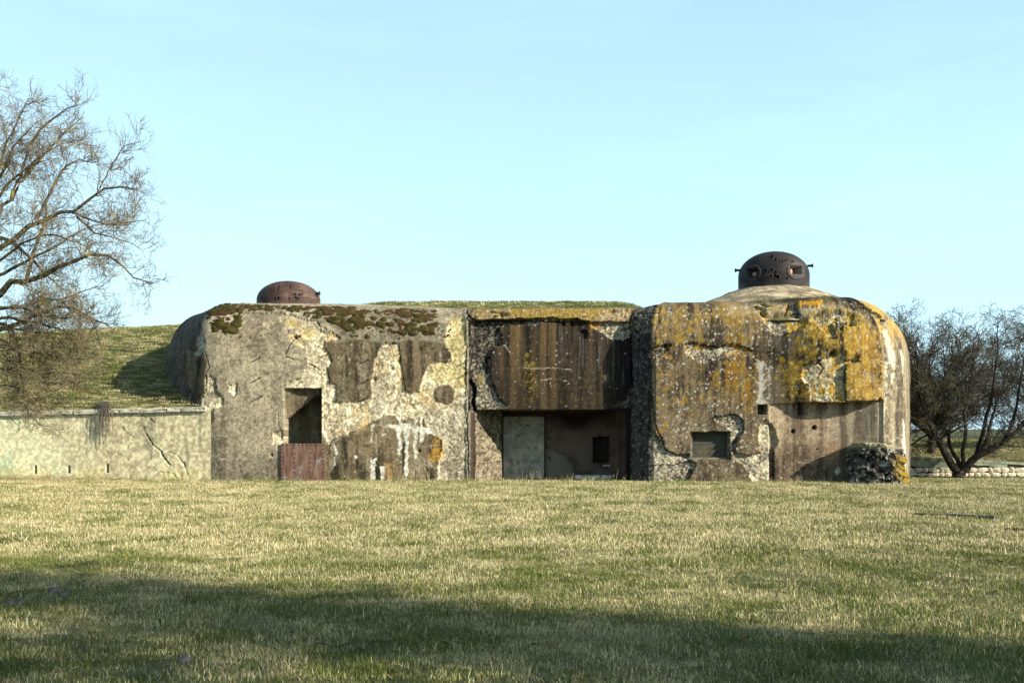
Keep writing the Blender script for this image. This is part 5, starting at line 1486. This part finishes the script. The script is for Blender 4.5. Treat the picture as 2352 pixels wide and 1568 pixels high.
# bank and roof
d = np.where((BX < -7.9) & (BX > -21) & (BB < wall_b(BX) + 9.5), 40.0, 0)
d = np.where((BX >= -7.7) & (BX < 4.4) & (BT < 3.2), 0, d)
keep = okq[d.ravel()[okq].max(1) > 0]
scatter('bank_grass', np.stack([BX, BB, BZ], -1).reshape(-1, 3), keep, d.ravel(), bank_set, .7, 1.3, 4, M_GRASSB)
d = np.where((BX >= -7.7) & (BX < 9) & (BT < 3.4), 40.0, 0) * (.25 + .75 * ss(-5.6, -4.4, BX)) * ss(4.8, 3.2, BX)
keep = okq[d.ravel()[okq].max(1) > 0]
scatter('roof_grass', np.stack([BX, BB, BZ], -1).reshape(-1, 3), keep, d.ravel(), roof_set, .6, 1.1, 5, M_GRASSR)
r0_, r1_ = nv + nsb - 4, nv + nsb + 7
cu = U[0]
sel = np.where((cu > 520) & (cu < 2000))[0][::4]
SV = CO[r0_:r1_][:, sel]
cg = cu[sel][None] * np.ones((r1_ - r0_, 1))
rowk = np.linspace(0, 1, r1_ - r0_)[:, None]
pat = fbm(cg * .035, rowk * 2, 161, 4, .6)
dcr = np.where(cg > 1490, 60.0 * ss(.36, .58, pat), 26.0 * ss(.5, .68, pat)) * ss(.12, .4, rowk)
dcr = np.where((cg > 1080) & (cg < 1480), 50 * ss(.35, .6, pat), dcr)
scatter('roof_grass', SV.reshape(-1, 3), grid_quads(SV.shape[0], SV.shape[1]), dcr.ravel(), roof_set, .35, .9, 12, None)
# grass on the bank behind the low stone wall
rx = np.arange(10.6, 24, .3); ry = np.arange(3.6, 14, .3)
RX, RY = np.meshgrid(rx, ry); RZ = field_z(RX, RY)
scatter('bank_grass', np.stack([RX, RY, RZ], -1).reshape(-1, 3), grid_quads(len(ry), len(rx)), np.full(RX.size, 16.0), bank_set, .8, 1.6, 6, M_GRASSB)

# ------------------------------------------------------------------ dry weeds along the wall foot
def weed(loc, h, n, seed, label, group=None, spread=.25, mat=M_STRAWS, r=.0035):
    rng = np.random.default_rng(seed)
    p0 = np.zeros((n, 5, 3)); p0[:, 0, :2] = rng.normal(size=(n, 2)) * .03
    dr = unit(np.stack([rng.normal(0, spread, n), rng.normal(0, spread, n), np.ones(n)], -1))
    L = rng.uniform(.5, 1, n)[:, None] * h / 4
    for i in range(1, 5):
        p0[:, i] = p0[:, i - 1] + dr * L; dr = unit(dr + rng.normal(size=(n, 3)) * .1)
    rd = np.linspace(r, r * .45, 5)[None] * np.ones((n, 1))
    parts = [tubes(p0, rd, 3)]
    sp_, sr_ = sprout(p0, rd, 5, h * .1, h * .3, 4, .01, r * .4, up=.4, rng=rng)
    parts.append(tubes(sp_, sr_, 3))
    v, q = joinvq(parts)
    o = mesh_np('dry_weed', v, q, mat=mat)
    o.location = loc
    tag(o, label, 'weed', group)
    return o
weed((WX(1500, .62) - .02, -.72, 0), .72, 2, 1, 'tallest dry weed stalk at the foot of the dark slanting flank')
weed((WX(1512, .62) + .06, -.78, 0), .62, 2, 2, 'dry weed stalk just right of the tallest one by the flank')
wd = 0
for u in list(np.linspace(905, 1075, 13)) + list(np.linspace(1160, 1450, 14)) + list(np.linspace(1770, 1910, 9)):
    wd += 1
    f = .1 if u < 1480 else .7
    weed((WX(u + random.uniform(-6, 6), f), -f - random.uniform(.05, .3), 0), random.uniform(.12, .34), random.randint(2, 5), 40 + wd, ('small dry weed below the streaked plaster left of the doorway' if u < 1100 else 'small dry weed on the ground before the dark porch' if u < 1480 else 'small dry weed below the overhang of the rounded end'), 'dry weeds along the foot of the bunker', .3)
# litter of dry stems at the foot of the wing wall
rng_ = np.random.default_rng(55)
n_l = 520
sl_ = rng_.uniform(.2, 9.0, n_l) ** 1.0; off = np.abs(rng_.normal(0, .22, n_l)) + .02
keepm = rng_.random(n_l) < ss(.0, 5.0, sl_) * .8 + .2
sl_ = sl_[keepm]; off = off[keepm]; n_l = len(sl_)
aa = rng_.normal(0, .7, n_l); LL_ = rng_.uniform(.12, .5, n_l)
c0 = np.stack([-7.88 + wdx * sl_ + nxw * off, wdy * sl_ + nyw * off, rng_.uniform(.02, .12, n_l)], -1)
dv = np.stack([np.cos(aa), np.sin(aa) * .5, rng_.normal(.05, .18, n_l)], -1)
pl = c0[:, None] + dv[:, None] * (np.linspace(-.5, .5, 4)[None, :, None] * LL_[:, None, None]) + rng_.normal(size=(n_l, 4, 3)) * .012
pl[..., 2] = np.maximum(pl[..., 2], .01)
lv_, lq_ = tubes(pl, np.full((n_l, 4), .0045), 3)
lit = mesh_np('dry_stem_litter', lv_, lq_, mat=M_STRAWS)
lit['kind'] = 'stuff'
# dry roots hanging over the wing wall
def hanging_roots():
    s_ = s_of(247); bx_, by_ = -7.88 + wdx * s_, wdy * s_
    rng = np.random.default_rng(77)
    n = 46
    p = np.zeros((n, 8, 3)); sgn = rng.normal(0, .05, n)
    top = np.array([bx_, by_, 1.97])
    along = np.array([wdx, wdy, 0]); outw = np.array([nxw, nyw, 0])
    for i, t in enumerate(np.linspace(0, 1, 8)):
        drop = np.maximum(0, t - .3) * rng.uniform(.5, 1.6, n) * .95
        p[:, i] = top + along * (sgn[:, None] * (1 + t * 2.2) + rng.normal(0, .012, (n, 1)) + .3 * (1 - min(t / .3, 1))) + outw * (.12 * min(t / .3, 1) - .35 * (1 - min(t / .3, 1)) + rng.normal(0, .012, (n, 1))) + np.array([0, 0, .12 * (1 - min(t / .3, 1))]) - drop[:, None] * np.array([0, 0, 1])
    v, q = tubes(p, np.linspace(.008, .002, 8)[None] * np.ones((n, 1)), 3)
    o = mesh_np('dry_creeper', v, q, mat=M_SCRUB)
    tag(o, 'dry brown roots hanging over the coping of the pale wing wall', 'creeper')
hanging_roots()
for n_, (u, v, h, lab) in enumerate(((200, 872, .55, 'dry bramble tuft on the grassy bank above the hanging roots'), (235, 858, .5, 'reddish dry bramble tangle on the grassy bank, right of the other'))):
    k = (u - 1176) / FPX; X = k * (D + 4.2); b = 4.4
    bb = np.array([wall_b(np.array([X]))[0] + 1.6])
    weed((X, float(bb[0]), float(bank_z(np.array([X]), bb)[0])), h, 60, 90 + n_, lab, None, .8, M_SCRUB, .004)

# ------------------------------------------------------------------ things lying in the field
def on_field(u, v):
    d = EYE * FPX / (v - 985)
    x = (u - 1176) / FPX * d
    y = -D + d
    return x, y, float(field_z(np.array([x]), np.array([y]))[0])
for n_, (u, v, r, lab) in enumerate(((24, 1383, .035, 'pale round stone in the shaded grass, leftmost'), (49, 1382, .036, 'pale split stone right beside the leftmost stone'), (127, 1354, .045, 'larger grey stone in the grass beyond the two pale ones'), (147, 1364, .032, 'small grey stone just right of the larger grey stone'), (425, 1540, .035, 'grey pebble in the dark grass near the bottom edge'))):
    x, y, z = on_field(u, v)
    vv, qq = lump(14, 9, r * 1.25, r, r * .85, .5, 400 + n_, 1.5)
    o = mesh_np('stone', vv, qq, mat=M_FIELDSTONE, smooth=True); o.location = (x, y, z + r * .55)
    tag(o, lab, 'stone')
xa, ya, za = on_field(2136, 1186); xb, yb, zb = on_field(2292, 1188)
def beam(u0, v0, u1, v1, hgt, wdt, lab, mat):
    a = Vector(on_field(u0, v0)); b = Vector(on_field(u1, v1))
    L = (b - a).length; mid = (a + b) / 2
    o = obj('wooden_beam', box_mesh(L, wdt, hgt, .008, .004, int(u0), 4), mat, (mid.x, mid.y, mid.z + hgt * .5 + .0), (0, 0, math.atan2(b.y - a.y, b.x - a.x)))
    tag(o, lab, 'beam')
beam(2146, 1184, 2286, 1190, .06, .15, 'grey weathered beam lying half buried in the grass on the right', M_TIMBER)
beam(2100, 1182, 2142, 1184, .045, .14, 'short dark beam end in line with the grey weathered beam', M_IRON)
beam(2310, 1217, 2372, 1220, .04, .12, 'reddish dark beam in the grass at the right edge', M_IRON)
for n_ in range(22):
    u, v = random.uniform(100, 2300), random.uniform(1180, 1540)
    x, y, z = on_field(u, v)
    s = random.uniform(.02, .035)
    lv = np.array([[-1, 0, 0], [-.4, .5, .25], [.4, .45, .2], [1.1, 0, .1], [.4, -.5, .3], [-.4, -.45, .2], [0, 0, -.05]]) * s
    tt = [(0, 6, 1), (1, 6, 2), (2, 6, 3), (3, 6, 4), (4, 6, 5), (5, 6, 0)]
    o = mesh_np('dead_leaf', lv, None, tt, mat=M_LEAF); o.location = (x, y, z + .05); o.rotation_euler = (random.uniform(-.5, .5), random.uniform(-.5, .5), random.uniform(0, 6))
    tag(o, 'curled brown dead leaf lying in the field grass', 'leaf', 'dead leaves scattered over the field')
for (u0, v0, u1, v1, lab) in ((720, 1505, 860, 1520, 'thin dark stick lying in the shaded grass near the bottom'), (1220, 1498, 1290, 1490, 'short brown stick lying in the shaded grass')):
    a, b = np.array(on_field(u0, v0)), np.array(on_field(u1, v1))
    pth = np.linspace(a, b, 6) + np.array([0, 0, .03]) + RNG.normal(size=(6, 3)) * .01
    vv, qq = tubes(pth[None], np.linspace(.005, .003, 6)[None], 5)
    tag(mesh_np('stick', vv, qq, mat=M_BARK), lab, 'stick')
